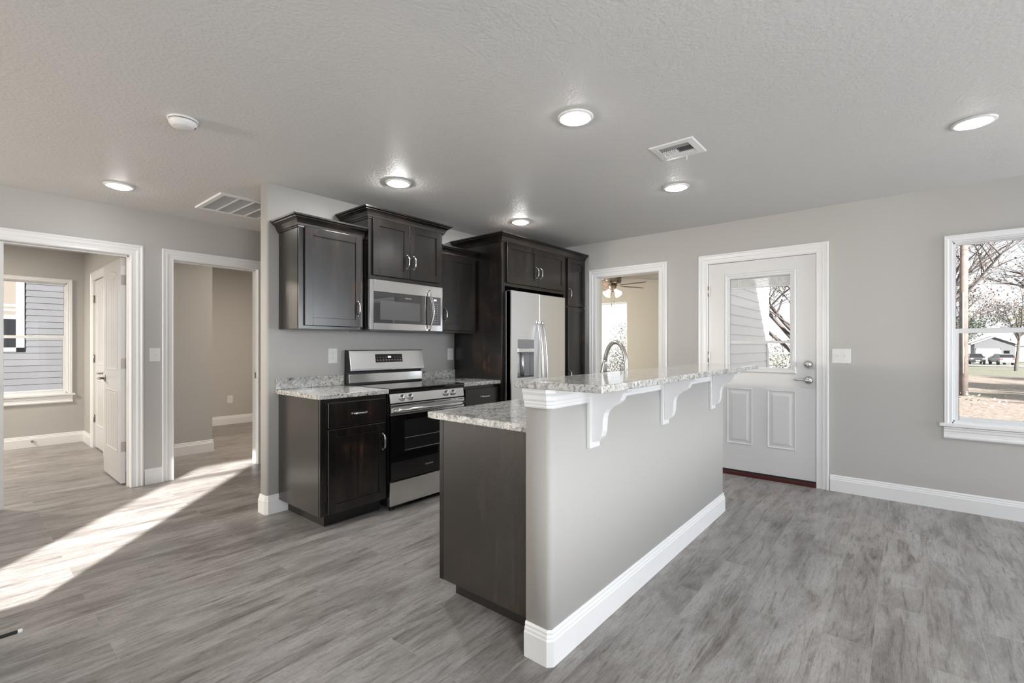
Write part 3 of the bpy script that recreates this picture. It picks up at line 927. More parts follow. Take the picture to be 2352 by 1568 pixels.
# --- cabinet above the microwave
yf = 3.220
c = thing('wall_cabinet', (2.49, 3.41, 1.765), 'tallest dark espresso wall cabinet with two doors, directly above the microwave', 'cabinet')
MB().box((2.110, yf, 1.765), (2.873, YK, 2.250)).build('body', M['wood'], c, bevel=0.0015)
d = shaker('door', 2.140, 2.4975, 1.797, 2.246, yf - 0.020, c); pull(d, 2.468, yf - 0.020, 1.938)
d = shaker('door', 2.5005, 2.848, 1.797, 2.246, yf - 0.020, c); pull(d, 2.536, yf - 0.020, 1.938)
crown(c, [(2.873, YK), (2.873, yf), (2.110, yf), (2.110, YK)], 2.236)
# --- right wall cabinet
yf = 3.285
c = thing('wall_cabinet', (3.12, 3.44, 1.36), 'dark espresso single-door wall cabinet between the microwave and the tall fridge panel', 'cabinet')
MB().box((2.877, yf, 1.360), (3.373, YK, 2.090)).build('body', M['wood'], c, bevel=0.0015)
d = shaker('door', 2.905, 3.352, 1.384, 2.088, yf - 0.020, c); pull(d, 2.948, yf - 0.020, 1.526)
crown(c, [(3.373, yf), (2.877, yf)], 2.078)
# --- fridge surround
yf = 2.940
c = thing('fridge_cabinet', (3.9, 3.27, 0), 'dark espresso cabinet with tall side panel and two doors over the refrigerator', 'cabinet')
MB().box((3.375, yf + 0.02, 0), (3.413, YK - 0.004, 1.815)).build('side_panel', M['wood'], c)
MB().box((3.375, yf, 1.812), (4.448, YK - 0.004, 2.238)).build('body', M['wood'], c, bevel=0.0015)
MB().box((3.375, yf, 0), (3.415, yf + 0.02, 1.812)).build('face_stile', M['wood'], c, bevel=0.0015)
MB().box((4.424, yf, 0), (4.448, YK - 0.004, 1.812)).build('side_panel', M['wood'], c, bevel=0.0015)
d = shaker('door', 3.431, 3.9215, 1.846, 2.238, yf - 0.020, c); pull(d, 3.893, yf - 0.02, 1.990)
d = shaker('door', 3.9245, 4.418, 1.846, 2.238, yf - 0.020, c); pull(d, 3.960, yf - 0.02, 1.990)
crown(c, [(4.448, yf), (3.375, yf), (3.375, YK - 0.004)], 2.226)
c = thing('pantry_cabinet', (4.65, 3.27, 0), 'narrow full-height dark espresso pantry cabinet in the corner right of the refrigerator', 'cabinet')
MB().box((4.450, yf, 0.10), (4.858, YK - 0.004, 2.238)).build('body', M['wood'], c, bevel=0.0015)
MB().box((4.452, yf + 0.07, 0), (4.858, YK - 0.004, 0.10)).build('toe_kick', M['toe'], c)
d = shaker('door', 4.484, 4.846, 1.690, 2.234, yf - 0.020, c, 0.05); pull(d, 4.515, yf - 0.02, 1.828)
d = shaker('door', 4.484, 4.846, 0.130, 1.676, yf - 0.020, c, 0.05); pull(d, 4.515, yf - 0.02, 0.905)
crown(c, [(4.860, yf), (4.450, yf)], 2.226)
# --- base cabinets
yf = 2.985
c = thing('base_cabinet', (1.85, 3.29, 0), 'dark espresso base cabinet with drawer and door left of the range', 'cabinet')
MB().box((1.588, yf, 0.096), (2.104, YK - 0.016, 0.880)).build('body', M['wood'], c, bevel=0.0015)
MB().box((1.656, yf + 0.075, 0), (2.104, YK - 0.016, 0.096)).build('toe_kick', M['toe'], c)
MB().box((1.586, yf + 0.018, 0.097), (1.589, YK - 0.017, 0.880)).build('side_panel', M['sheen_veneer'], c)
d = shaker('drawer', 1.636, 2.092, 0.684, 0.852, yf - 0.020, c, flat=True); pull(d, 1.872, yf - 0.020, 0.767, False, 0.118)
d = shaker('door', 1.636, 2.092, 0.106, 0.672, yf - 0.020, c); pull(d, 2.066, yf - 0.020, 0.532, True, 0.112)
c = thing('base_cabinet', (3.13, 3.29, 0), 'dark espresso base cabinet with one visible drawer between range and refrigerator', 'cabinet')
MB().box((2.896, yf, 0.096), (3.372, YK - 0.001, 0.880)).build('body', M['wood'], c, bevel=0.0015)
MB().box((2.896, yf + 0.075, 0), (3.372, YK - 0.001, 0.096)).build('toe_kick', M['toe'], c)
d = shaker('drawer', 2.915, 3.352, 0.684, 0.852, yf - 0.020, c, flat=True); pull(d, 3.165, yf - 0.020, 0.780, False, 0.118)
d = shaker('door', 2.915, 3.352, 0.106, 0.672, yf - 0.020, c); pull(d, 2.95, yf - 0.020, 0.532, True, 0.112)
# island base
c = thing('island_cabinet', (2.6, 1.46, 0), 'dark espresso island base cabinet with a plain end panel behind the half wall', 'cabinet')
MB().box((1.557, 1.174, 0.098), (3.735, 1.757, 0.880)).build('body', M['wood'], c, bevel=0.0015)
MB().box((1.636, 1.174, 0), (3.66, 1.732, 0.098)).build('toe_kick', M['toe'], c, bevel=0.001)
MB().box((1.555, 1.1745, 0.099), (1.558, 1.735, 0.880)).build('end_panel', M['sheen_veneer'], c)
MB().box((1.553, 1.735, 0.098), (1.575, 1.760, 0.880)).build('end_stile', M['wood'], c, bevel=0.0015)
def shaker_back(x0, x1, z0, z1):
    fr, y = 0.058, 1.757
    mb = MB()
    for a, b in (((x0, y, z0), (x0 + fr, y + .02, z1)), ((x1 - fr, y, z0), (x1, y + .02, z1)), ((x0 + fr, y, z1 - fr), (x1 - fr, y + .02, z1)), ((x0 + fr, y, z0), (x1 - fr, y + .02, z0 + fr)), ((x0 + fr, y, z0 + fr), (x1 - fr, y + .01, z1 - fr))):
        mb.box(a, b)
    return mb.build('door', M['wood'], c, bevel=0.002)
for k in range(4):
    shaker_back(1.60 + k * 0.53, 1.60 + k * 0.53 + 0.50, 0.12, 0.85)

# --- countertops
def slab_top(name, label, poly, z0, z1, extra=None, bev=0.004):
    mb = MB(); mb.prism(poly, xy, z0, z1)
    o = mb.build(name, M['granite'], None, bevel=bev, bseg=3)
    tag(o, label, 'countertop')
    return o
o = slab_top('countertop', 'white and grey speckled granite countertop with backsplash left of the range', [(1.565, 2.955), (2.113, 2.955), (2.113, YK - 0.001), (1.565, YK - 0.001)], 0.882, 0.914)
MB().box((1.567, YK - 0.021, 0.9145), (2.111, YK - 0.001, 0.996)).build('backsplash', M['granite'], o, bevel=0.002)
o = slab_top('countertop', 'short speckled granite countertop with backsplash between range and refrigerator', [(2.888, 2.955), (3.373, 2.955), (3.373, YK - 0.001), (2.888, YK - 0.001)], 0.882, 0.914)
MB().box((2.890, YK - 0.021, 0.9145), (3.372, YK - 0.001, 0.994)).build('backsplash', M['granite'], o, bevel=0.002)
slab_top('island_countertop', 'lower speckled granite worktop of the island, behind the raised bar', [(1.520, 1.174), (3.775, 1.174), (3.775, 1.812), (1.520, 1.812)], 0.882, 0.914)
slab_top('bar_top', 'raised speckled granite bar top on the white half wall', [(1.442, 0.800), (3.785, 0.822), (3.785, 1.225), (1.440, 1.190)], 1.0725, 1.101, bev=0.005)

# --- corbels under the bar
def corbel(x, label):
    c = thing('corbel', (x, IY0, 0.80), label, 'bracket', 'white corbels under the bar top')
    mb = MB()
    mb.box((x - 0.043, IY0 - 0.0005, 0.797), (x + 0.043, IY0 - 0.017, 1.0715))
    mb.build('back_plate', M['trim'], c, bevel=0.002)
    mb.__init__()
    pts = [(1.038, 1.062), (1.038, 0.828), (1.024, 0.824), (1.008, 0.836), (0.997, 0.850), (0.990, 0.874), (0.988, 0.905), (0.987, 0.928), (0.980, 0.952), (0.966, 0.970), (0.948, 0.983), (0.926, 0.994), (0.908, 1.010), (0.898, 1.030), (0.893, 1.042), (0.878, 1.048), (0.872, 1.055), (0.872, 1.062)]
    mb.prism(pts, lambda a, b, h: (h, a, b), x - 0.022, x + 0.022)
    mb.build('bracket', M['trim'], c, bevel=0.002)
    MB().box((x - 0.036, 0.866, 1.060), (x + 0.036, IY0 - 0.016, 1.0715)).build('top_plate', M['trim'], c, bevel=0.002)
corbel(1.808, 'white scrolled corbel under the bar top, nearest the front end of the half wall')
corbel(2.600, 'middle white scrolled corbel of three under the bar top')
corbel(3.455, 'farthest white scrolled corbel under the bar top, beside the exterior door')

# ------------------------------------------------------------------ appliances
# --- microwave
c = thing('microwave', (2.48, 3.4, 1.365), 'stainless over-the-range microwave with a curved bar handle', 'microwave')
yb = 3.225
MB().box((2.112, yb, 1.372), (2.872, YK - 0.001, 1.7635)).build('body', M['black'], c)
MB().box((2.14, yb + 0.02, 1.358), (2.84, YK - 0.05, 1.372)).build('vent_tray', M['dgrey'], c)
mb = MB()
x0, x1, z0, z1 = 2.108, 2.7165, 1.368, 1.760
wx0, wx1, wz0, wz1 = 2.142, 2.7160, 1.420, 1.668
y0 = 3.200
mb.box((x0, y0, z0), (wx0, yb, z1)); mb.box((wx0, y0, wz1), (x1, yb, z1)); mb.box((wx0, y0, z0), (x1, yb, wz0))
door = mb.build('door', M['steelm'], c, bevel=0.0015)
MB().box((wx0 - 0.002, y0 + 0.002, wz0 - 0.002), (wx1 - 0.001, yb - 0.002, wz1 + 0.002)).build('door_glass', M['mwglass'], door)
MB().box((2.205, y0 + 0.0012, 1.448), (2.604, y0 + 0.004, 1.599)).build('screen_window', M['mesh'], door)
K = lambda u, v, n: (u, y0 + 0.0012 - n, v)
text_mb('FRIGIDAIRE', 0.0125, lambda u, v, n: K(2.449 + u, 1.628 + v, n)).build('brand_lettering', M['ink'], door)
mb = MB()
mb.box((2.7185, y0, z0), (2.858, yb, wz0)); mb.box((2.7185, y0, wz1), (2.858, yb, z1)); mb.box((2.836, y0, wz0), (2.858, yb, wz1))
cp = mb.build('control_panel', M['steelm'], c, bevel=0.0015)
MB().box((2.7187, y0 + 0.001, wz0 + 0.001), (2.8358, yb, wz1 - 0.001)).build('keypad', M['dgrey'], cp)
mb = MB()
for r in range(9):
    for q in range(3):
        u = 2.744 + q * 0.028; z = 1.606 - r * 0.0205
        w = 0.006 if r in (3, 4, 5, 6) else 0.012
        mb.box((u - w / 2, y0 + 0.0004, z), (u + w / 2, y0 + 0.0012, z + (0.005 if r in (3, 4, 5, 6) else 0.003)))
mb.build('key_marks', M['ink'], cp)
text_mb('3:01', 0.020, lambda u, v, n: K(2.757 + u, 1.634 + v, n), bold=0.0006).build('clock_digits', M['digit'], cp)
mb = MB()
pts = []
for k in range(15):
    t = k / 14
    zz = 1.372 + t * 0.345
    s = math.sin(PI * t)
    pts.append((2.690 + 0.022 * s, y0 - 0.012 - 0.038 * s, zz))
mb.tube(pts, 0.0125, 12, squash=(1.0, 0.55))
for zz in (1.376, 1.713):
    mb.box((2.682, y0 - 0.014, zz - 0.008), (2.700, y0 + 0.001, zz + 0.008))
mb.build('handle', M['chrome'], door)

# --- range
c = thing('range', (2.50, 3.27, 0), 'freestanding stainless electric range with black oven door between base cabinets', 'range')
MB().box((2.120, 2.985, 0.035), (2.884, 3.59, 0.895)).build('body', M['black'], c)
mb = MB()
mb.box((2.116, 2.945, 0.893), (2.887, 3.53, 0.917))
ct = mb.build('cooktop', M['bglass'], c, bevel=0.006, bseg=3)
mb = MB(); mb.box((2.119, 2.952, 0.878), (2.885, 2.990, 0.893)); mb.build('front_lip', M['black'], c)
mb = MB(); mb.prism([(2.958, 0.803), (2.950, 0.806), (2.962, 0.877), (2.99, 0.877), (2.99, 0.803)], lambda a, b, h: (h, a, b), 2.121, 2.884)
mb.build('control_panel', M['steel'], c, bevel=0.0015)
def knob(x):
    o = MB()
    n = Vector((0, -1, 0.16)).normalized(); r = Vector((1, 0, 0)); u = r.cross(n) * -1
    p0 = Vector((x, 2.956, 0.842))
    o.lathe([(0.024, -0.002), (0.024, 0.006), (0.021, 0.010), (0.019, 0.028), (0.016, 0.032), (0, 0.032)], p0, (r, u, n), 24)
    q = lambda a, b, h: tuple(p0 + r * a + u * b + n * h)
    o.box((-0.005, -0.021, 0.028), (0.005, 0.021, 0.040), lambda a, b, h: q(a, b, h))
    return o.build('knob', M['steel'], c)
for x in (2.236, 2.314, 2.683, 2.762): knob(x)
# oven door
mb = MB(); mb.box((2.124, 2.948, 0.714), (2.886, 2.985, 0.796)); mb.build('door_rail', M['steel'], c, bevel=0.003)
mb = MB()
for a, b in ((2.14, 2.30), (2.335, 2.352), (2.39, 2.545), (2.58, 2.73), (2.765, 2.782), (2.81, 2.88)):
    mb.box((a, 2.9472, 0.783 if b - a > .03 else 0.787), (b, 2.9484, 0.787 if b - a > .03 else 0.791))
mb.build('vent_slots', M['black'], c)
mb = MB()
pts = []
for k in range(13):
    t = k / 12
    pts.append((2.140 + t * 0.730, 2.938 - 0.034 * (1 - (2 * t - 1) ** 8), 0.752))
mb.tube(pts, 0.0165, 14, squash=(1, 1))
mb.build('door_handle', M['steelm'], c)
ox0, ox1, oz0, oz1 = 2.250, 2.760, 0.425, 0.672
mb = MB()
mb.box((2.126, 2.950, 0.228), (ox0, 2.985, 0.713)); mb.box((ox1, 2.950, 0.228), (2.884, 2.985, 0.713))
mb.box((ox0, 2.950, oz1), (ox1, 2.985, 0.713)); mb.box((ox0, 2.950, 0.228), (ox1, 2.985, oz0))
mb.build('oven_door', M['bglass'], c)
MB().box((ox0 - 0.002, 2.962, oz0 - 0.002), (ox1 + 0.002, 2.984, oz1 + 0.002)).build('oven_window', simple('oven_interior_tint', (0.022, 0.022, 0.022), 0.10, spec=0.6), c)
for zz in (0.436, 0.530):
    mb = MB()
    mb.tube([(ox0 + 0.01, 2.960, zz), (ox1 - 0.01, 2.960, zz)], 0.0022, 6)
    for k in range(14):
        x = ox0 + 0.03 + k * 0.034
        mb.tube([(x, 2.961, zz), (x, 2.9615, zz + 0.004)], 0.0018, 5)
    mb.build('oven_rack', M['mgrey'], c)
text_mb('FRIGIDAIRE', 0.0165, lambda u, v, n: (2.452 + u, 2.9498 - n, 0.290 + v)).build('brand_lettering', M['ink'], c)
mb = MB(); mb.box((2.130, 2.966, 0.214), (2.880, 2.985, 0.229)); mb.build('door_gap', M['black'], c)
mb = MB(); mb.box((2.116, 2.948, 0.036), (2.886, 2.985, 0.214)); mb.build('storage_drawer', M['steel'], c, bevel=0.003)
for x in (2.155, 2.85):
    mb = MB(); mb.lathe([(0.018, 0), (0.018, 0.012), (0.012, 0.014), (0.012, 0.036)], (x, 2.985, 0), 'z', 14); mb.build('foot', M['rubber'], c)
for x in (2.155, 2.85):
    mb = MB(); mb.lathe([(0.018, 0), (0.018, 0.012), (0.012, 0.014), (0.012, 0.036)], (x, 3.50, 0), 'z', 14); mb.build('foot', M['rubber'], c)
# backguard
mb = MB(); mb.prism([(3.575, 0.917), (3.520, 0.917), (3.535, 1.020), (3.500, 1.030), (3.535, 1.196), (3.545, 1.202), (3.575, 1.202)], lambda a, b, h: (h, a, b), 2.118, 2.885)
mb.build('backguard', M['black'], c)
mb = MB(); mb.prism([(3.516, 0.928), (3.530, 0.928), (3.538, 1.000), (3.520, 1.004)], lambda a, b, h: (h, a, b), 2.124, 2.886)
mb.build('lower_trim', M['steelm'], c, bevel=0.003)
mb = MB(); mb.prism([(3.490, 1.030), (3.500, 1.026), (3.540, 1.196), (3.540, 1.203), (3.526, 1.203), (3.519, 1.198), (3.490, 1.046)], lambda a, b, h: (h, a, b), 2.124, 2.890)
bgd = mb.build('control_fascia', M['steel'], c, bevel=0.002)
def FA(u, v, n):   # v measured up the sloping fascia
    p = Vector((u, 3.490, 1.046)); d = Vector((0, 3.519 - 3.490, 1.198 - 1.046)).normalized(); nn = Vector((0, -d.z, d.y))
    return tuple(p + d * v + nn * n)
MB().box((2.366, 0, 0.050), (2.648, 0.0015, 0.122), lambda a, b, cc: FA(a, cc, b)).build('display', M['bglass'], bgd)
mb = MB()
for rr, zz in ((0, 0.092), (1, 0.066)):
    for k in range(9):
        u = 2.385 + k * 0.030
        if rr == 0 and k in (4, 5): continue
        mb.box((u - 0.006, 0.0014, zz), (u + 0.006, 0.0020, zz + (0.003 if rr == 0 else 0.008)), lambda a, b, cc: FA(a, cc, b))
mb.build('button_marks', M['mgrey'], bgd)
text_mb('3:06', 0.020, lambda u, v, n: FA(2.492 + u, 0.090 + v, 0.0016 + n), bold=0.0006).build('clock_digits', M['digit'], bgd)

# --- refrigerator
c = thing('refrigerator', (3.88, 3.2, 0), 'stainless side-by-side refrigerator with ice dispenser inside the dark surround', 'refrigerator')
FX0, FX1, FS = 3.420, 4.336, 3.862
yd0, yd1 = 2.862, 2.922
MB().box((FX0 + 0.004, yd1 + 0.008, 0.03), (FX1 - 0.004, 3.585, 1.745)).build('body', M['dgrey'], c)
MB().box((FX0 + 0.01, yd1 - 0.01, 0.0), (FX1 - 0.01, yd1 + 0.3, 0.085)).build('kick_grille', M['black'], c)
DX0, DX1, DZ0, DZ1 = 3.513, 3.774, 0.930, 1.301
mb = MB()
for a, b in (((FX0, yd0, 0.095), (DX0, yd1, 1.764)), ((DX1, yd0, 0.095), (FS - 0.004, yd1, 1.764)), ((DX0, yd0, DZ1), (DX1, yd1, 1.764)), ((DX0, yd0, 0.095), (DX1, yd1, DZ0))):
    mb.box(a, b)
fd = mb.build('freezer_door', M['steelv'], c)
MB().box((FS + 0.004, yd0, 0.095), (FX1, yd1, 1.764)).build('fridge_door', M['steelv'], c, bevel=0.008, bseg=3)
MB().box((FX0, yd0 + 0.012, 0.10), (FX0 + 0.004, yd1 + 0.004, 1.762)).build('door_edge', M['mgrey'], c)
MB().box((FX0 + 0.002, yd1 - 0.004, 1.735), (FX0 + 0.05, yd1 + 0.05, 1.764)).build('hinge_cover', M['dgrey'], c, bevel=0.004)
# dispenser
dsp = MB().box((DX0, yd1 - 0.006, DZ0), (DX1, yd1 - 0.001, 1.19)).build('dispenser', M['mgrey'], fd)
MB().box((DX0 + 0.001, yd0 - 0.002, 1.215), (DX1 - 0.001, yd1 - 0.002, DZ1 - 0.001)).build('dispenser_panel', M['mgrey'], dsp, bevel=0.003)
MB().box((DX0 + 0.001, yd0 - 0.004, 1.176), (DX1 - 0.001, yd1 - 0.002, 1.214)).build('dispenser_band', M['steelv'], dsp, bevel=0.003)
MB().box((DX0 + 0.012, yd1 - 0.020, 0.975), (DX0 + 0.078, yd1 - 0.006, 1.165)).build('ice_paddle', M['ink'], dsp, bevel=0.004)
MB().box((DX0 + 0.022, yd1 - 0.024, 1.062), (DX0 + 0.068, yd1 - 0.020, 1.150)).build('ice_chute', M['plate'], dsp, bevel=0.002)
mb = MB(); mb.tube([(DX0 + 0.125, yd1 - 0.016, 1.176), (DX0 + 0.128, yd1 - 0.016, 0.935)], 0.019, 12); mb.build('water_paddle', M['steelv'], dsp)
MB().box((DX0 + 0.002, yd0 + 0.004, DZ0), (DX1 - 0.002, yd1 - 0.006, DZ0 + 0.012)).build('drip_tray', M['dgrey'], dsp, bevel=0.002)
for xh, nm in ((3.829, 'freezer_handle'), (3.897, 'fridge_handle')):
    mb = MB(); pts = []
    for k in range(19):
        t = k / 18
        pts.append((xh, yd0 - 0.004 - 0.060 * math.sin(PI * t) ** 0.7, 0.50 + t * 0.985))
    mb.tube(pts, 0.019, 12, squash=(0.95, 0.55))
    for zz in (0.505, 1.478):
        mb.box((xh - 0.016, yd0 - 0.010, zz - 0.012), (xh + 0.016, yd0 + 0.002, zz + 0.012))
    mb.build(nm, M['steel'], c)
bd = MB().box((4.238, yd0 - 0.0015, 1.688), (4.302, yd0 - 0.0002, 1.716)).build('badge', M['ink'], c, bevel=0.001)
text_mb('FRIGIDAIRE', 0.0098, lambda u, v, n: (4.241 + u, yd0 - 0.0016 - n, 1.699 + v)).build('brand_lettering', M['dgrey'], bd)

# --- faucet
c = thing('faucet', (2.560, 1.262, 0.914), 'brushed steel gooseneck pull-down kitchen faucet rising behind the bar top', 'faucet')
mb = MB(); mb.lathe([(0.030, 0), (0.030, 0.006), (0.024, 0.010), (0.021, 0.05), (0.020, 0.085), (0.0145, 0.09)], (2.560, 1.262, 0.914), 'z', 20)
mb.build('base', M['faucet'], c)
P0 = Vector((2.560, 1.262, 1.0)); P1 = Vector((2.616, 1.436, 1.0))
dxy = (P1 - P0); Lh = dxy.length; dxy.normalize()
pts = [P0, P0 + Vector((0, 0, 0.06)), P0 + Vector((0, 0, 0.12))]
for k in range(1, 17):
    t = PI * k / 16 * 0.93
    pts.append(P0 + dxy * (Lh / 2 * (1 - math.cos(t)) * 0.97) + Vector((0, 0, 0.12 + 0.140 * math.sin(t))))
mb = MB(); mb.tube([tuple(p) for p in pts], 0.0125, 14); mb.build('gooseneck', M['faucet'], c)
pe = pts[-1]
dn = (pts[-1] - pts[-2]).normalized()
mb = MB(); mb.tube([tuple(pe), tuple(pe + dn * 0.02), tuple(pe + dn * 0.05), tuple(pe + dn * 0.085), tuple(pe + dn * 0.092)], [0.0135, 0.0155, 0.018, 0.022, 0.021], 16)
mb.build('spray_head', M['faucet'], c)
mb = MB(); mb.tube([(2.545, 1.262, 0.97), (2.507, 1.262, 0.985), (2.505, 1.262, 1.0), (2.505, 1.262, 1.125), (2.505, 1.262, 1.137)], [0.011, 0.011, 0.010, 0.009, 0.012], 12)
mb.build('lever_handle', M['faucet'], c)

# ------------------------------------------------------------------ ceiling fixtures
def can_light(x, y, label, lens='lens'):
    c = thing('recessed_light', (x, y, H), label, 'ceiling light', 'round recessed ceiling lights')
    mb = MB()
    mb.lathe([(0.094, 0.0), (0.094, -0.004), (0.088, -0.009), (0.076, -0.010), (0.070, -0.006), (0.069, 0.0)], (x, y, H - 0.0005), 'z', 40)
    mb.build('trim_ring', M['plate'], c)
    mb = MB(); mb.lathe([(0.069, -0.005), (0.063, -0.014), (0.045, -0.021), (0.02, -0.0245), (0, -0.025)], (x, y, H), 'z', 40)
    mb.build('lens', M[lens], c)
can_light(2.120, 1.335, 'lit recessed ceiling light, the nearest and largest, above the island bar')
can_light(3.535, -0.280, 'lit recessed ceiling light at the right, nearest the big window', 'lens_soft')
can_light(2.135, 2.875, 'lit recessed ceiling light in front of the cabinet above the microwave', 'lens_bright')
can_light(0.830, 4.530, 'lit recessed ceiling light at the far left, outside the bedroom doorway')
can_light(3.540, 1.335, 'lit recessed ceiling light beside the small white supply vent')
can_light(3.560, 2.865, 'lit recessed ceiling light in front of the fridge cabinet crown', 'lens_bright')

c = thing('smoke_detector', (0.805, 2.950, H), 'round white smoke detector on the ceiling at upper left', 'smoke detector')
mb = MB(); mb.lathe([(0.070, 0), (0.070, -0.009), (0.066, -0.011)], (0.805, 2.950, H), 'z', 40); mb.build('mounting_ring', M['plate'], c)
mb = MB(); mb.lathe([(0.064, -0.011), (0.064, -0.014), (0.066, -0.015), (0.062, -0.028), (0.050, -0.042), (0.046, -0.044), (0, -0.045)], (0.805, 2.950, H), 'z', 40); mb.build('cover', M['plate'], c)
mb = MB(); mb.lathe([(0.0655, -0.0108), (0.0655, -0.0142)], (0.805, 2.950, H), 'z', 40); mb.build('vent_gap', M['dgrey'], c)
mb = MB()
for k in range(5): mb.box((0.845 + 0 * k, 2.925 + k * 0.006, H - 0.0402), (0.858, 2.928 + k * 0.006, H - 0.034))
mb.build('sounder_slots', M['dgrey'], c)

# return air grille
gx0, gx1, gy0, gy1 = 1.372, 2.14, 4.112, 4.712
c = thing('return_grille', ((gx0 + gx1) / 2, (gy0 + gy1) / 2, H), 'large white return air grille on the hall ceiling, with wide grey louvred bays', 'vent')
mb = MB()
mb.sweep([(gx0, gy0, H), (gx1, gy0, H), (gx1, gy1, H), (gx0, gy1, H)], [(0, 0), (0, -0.004), (0.006, -0.012), (0.040, -0.012), (0.044, -0.008), (0.044, 0)], (0, 0, 1), closed=True)
nb = 6; bw = (gx1 - gx0 - 0.088 + 0.014) / nb
for k in range(1, nb):
    x = gx0 + 0.044 + k * bw - 0.014
    mb.box((x, gy0 + 0.04, H - 0.011), (x + 0.014, gy1 - 0.04, H - 0.001))
mb.build('grille_frame', M['plate'], c)
for k in range(nb):
    x0 = gx0 + 0.044 + k * bw; x1 = x0 + bw - 0.014
    mb = MB()
    n = 40
    for i in range(n):
        y = gy0 + 0.046 + (gy1 - gy0 - 0.092) * i / n
        mb.add([(x0, y, H - 0.009), (x1, y, H - 0.009), (x1, y + 0.0085, H - 0.0015), (x0, y + 0.0085, H - 0.0015)], [(0, 1, 2, 3)])
    mb.build('louvre', M['plate'], c)
MB().box((gx0 + 0.03, gy0 + 0.03, H - 0.0012), (gx1 - 0.03, gy1 - 0.03, H - 0.0004)).build('filter', M['plate'], c)

# supply register
vx0, vx1, vy0, vy1 = 2.740, 2.995, 0.940, 1.205
c = thing('supply_vent', ((vx0 + vx1) / 2, (vy0 + vy1) / 2, H), 'small white supply vent with damper lever on the ceiling above the island', 'vent')
mb = MB()
mb.sweep([(vx0, vy0, H), (vx1, vy0, H), (vx1, vy1, H), (vx0, vy1, H)], [(0, 0), (0, -0.003), (0.005, -0.007), (0.040, -0.010), (0.043, -0.006), (0.043, 0)], (0, 0, 1), closed=True)
mb.build('register_frame', M['plate'], c)
MB().box((vx0 + 0.035, vy0 + 0.035, H - 0.0012), (vx1 - 0.035, vy1 - 0.035, H - 0.0004)).build('duct_opening', M['slot'], c)
ix0, ix1, iy0, iy1 = vx0 + 0.043, vx1 - 0.043, vy0 + 0.043, vy1 - 0.043
for r, tilt in ((0, 1), (1, 1), (2, 1)):
    for s in (1,):
        mb = MB(); x = ix0 + 0.006 + r * 0.014
        mb.add([(x, iy0, H - 0.011), (x, iy1, H - 0.011), (x + 0.008, iy1, H - 0.001), (x + 0.008, iy0, H - 0.001)], [(0, 1, 2, 3)]); mb.build('slat', M['plate'], c)
        mb = MB(); x = ix1 - 0.006 - r * 0.014
        mb.add([(x, iy0, H - 0.011), (x, iy1, H - 0.011), (x - 0.008, iy1, H - 0.001), (x - 0.008, iy0, H - 0.001)], [(0, 1, 2, 3)]); mb.build('slat', M['plate'], c)
nf_ = 14
for k in range(nf_):
    y = iy0 + 0.006 + (iy1 - iy0 - 0.012) * k / (nf_ - 1)
    s = 0.008 if k < nf_ / 2 else -0.008
    mb = MB(); mb.add([(ix0 + 0.055, y, H - 0.011), (ix1 - 0.055, y, H - 0.011), (ix1 - 0.055, y + s, H - 0.001), (ix0 + 0.055, y + s, H - 0.001)], [(0, 1, 2, 3)]); mb.build('fin', M['plate'], c)
mb = MB(); mb.tube([(ix1 + 0.01, iy0 + 0.07, H - 0.008), (ix1 + 0.018, iy0 + 0.07, H - 0.02), (ix1 + 0.020, iy0 + 0.072, H - 0.04)], 0.003, 8); mb.build('damper_lever', M['plate'], c)

# ceiling fan in the far room
fx, fy = 7.53, 3.975
c = thing('ceiling_fan', (fx, fy, H), 'pewter ceiling fan with tan blades and lit frosted shades beyond the cased opening', 'ceiling fan')
mb = MB(); mb.lathe([(0.150, 0), (0.153, -0.015), (0.153, -0.085), (0.135, -0.100), (0.075, -0.108), (0.07, -0.11)], (fx, fy, H - 0.001), 'z', 36); mb.build('motor_housing', M['bronze'], c)
mb = MB(); mb.lathe([(0.070, -0.108), (0.072, -0.150), (0.060, -0.185), (0.045, -0.215), (0.045, -0.235), (0.02, -0.250), (0, -0.25)], (fx, fy, H - 0.001), 'z', 28); mb.build('switch_housing', M['bronze'], c)
for k in range(5):
    a = math.radians(-98 + 72 * k)
    ca, sa = math.cos(a), math.sin(a)
    def B(r, w, z): return (fx + ca * r - sa * w, fy + sa * r + ca * w, H + z)
    mb = MB(); mb.tube([B(0.07, 0, -0.125), B(0.14, 0, -0.135), B(0.22, 0, -0.140)], [0.012, 0.010, 0.010], 8, squash=(2.2, 0.5)); ir = mb.build('blade_iron', M['bronze'], c)
    mb = MB()
    o = [(0.19, -0.045), (0.24, -0.058), (0.60, -0.068), (0.655, -0.045), (0.655, 0.045), (0.60, 0.068), (0.24, 0.058), (0.19, 0.045)]
    mb.prism(o, lambda r, w, h: B(r, w, -0.145 + h + w * 0.26), 0, 0.007); mb.build('blade', M['blade'], c)
for k in range(4):
    a = math.radians(-110 + 90 * k)
    ca, sa = math.cos(a), math.sin(a)
    ax = (Vector((-sa, ca, 0)), Vector((0.70 * ca, 0.70 * sa, 0.714)), Vector((ca * 0.714, sa * 0.714, -0.70)))
    o = Vector((fx + ca * 0.055, fy + sa * 0.055, H - 0.205))
    mb = MB(); mb.tube([(fx + ca * 0.03, fy + sa * 0.03, H - 0.20), tuple(o + ax[2] * 0.03)], 0.014, 10); mb.build('light_arm', M['bronze'], c)
    mb = MB(); mb.lathe([(0.024, 0.02), (0.030, 0.045), (0.040, 0.085), (0.058, 0.120), (0.066, 0.130)], o, ax, 24); mb.build('lamp_shade', M['fanlens'], c)
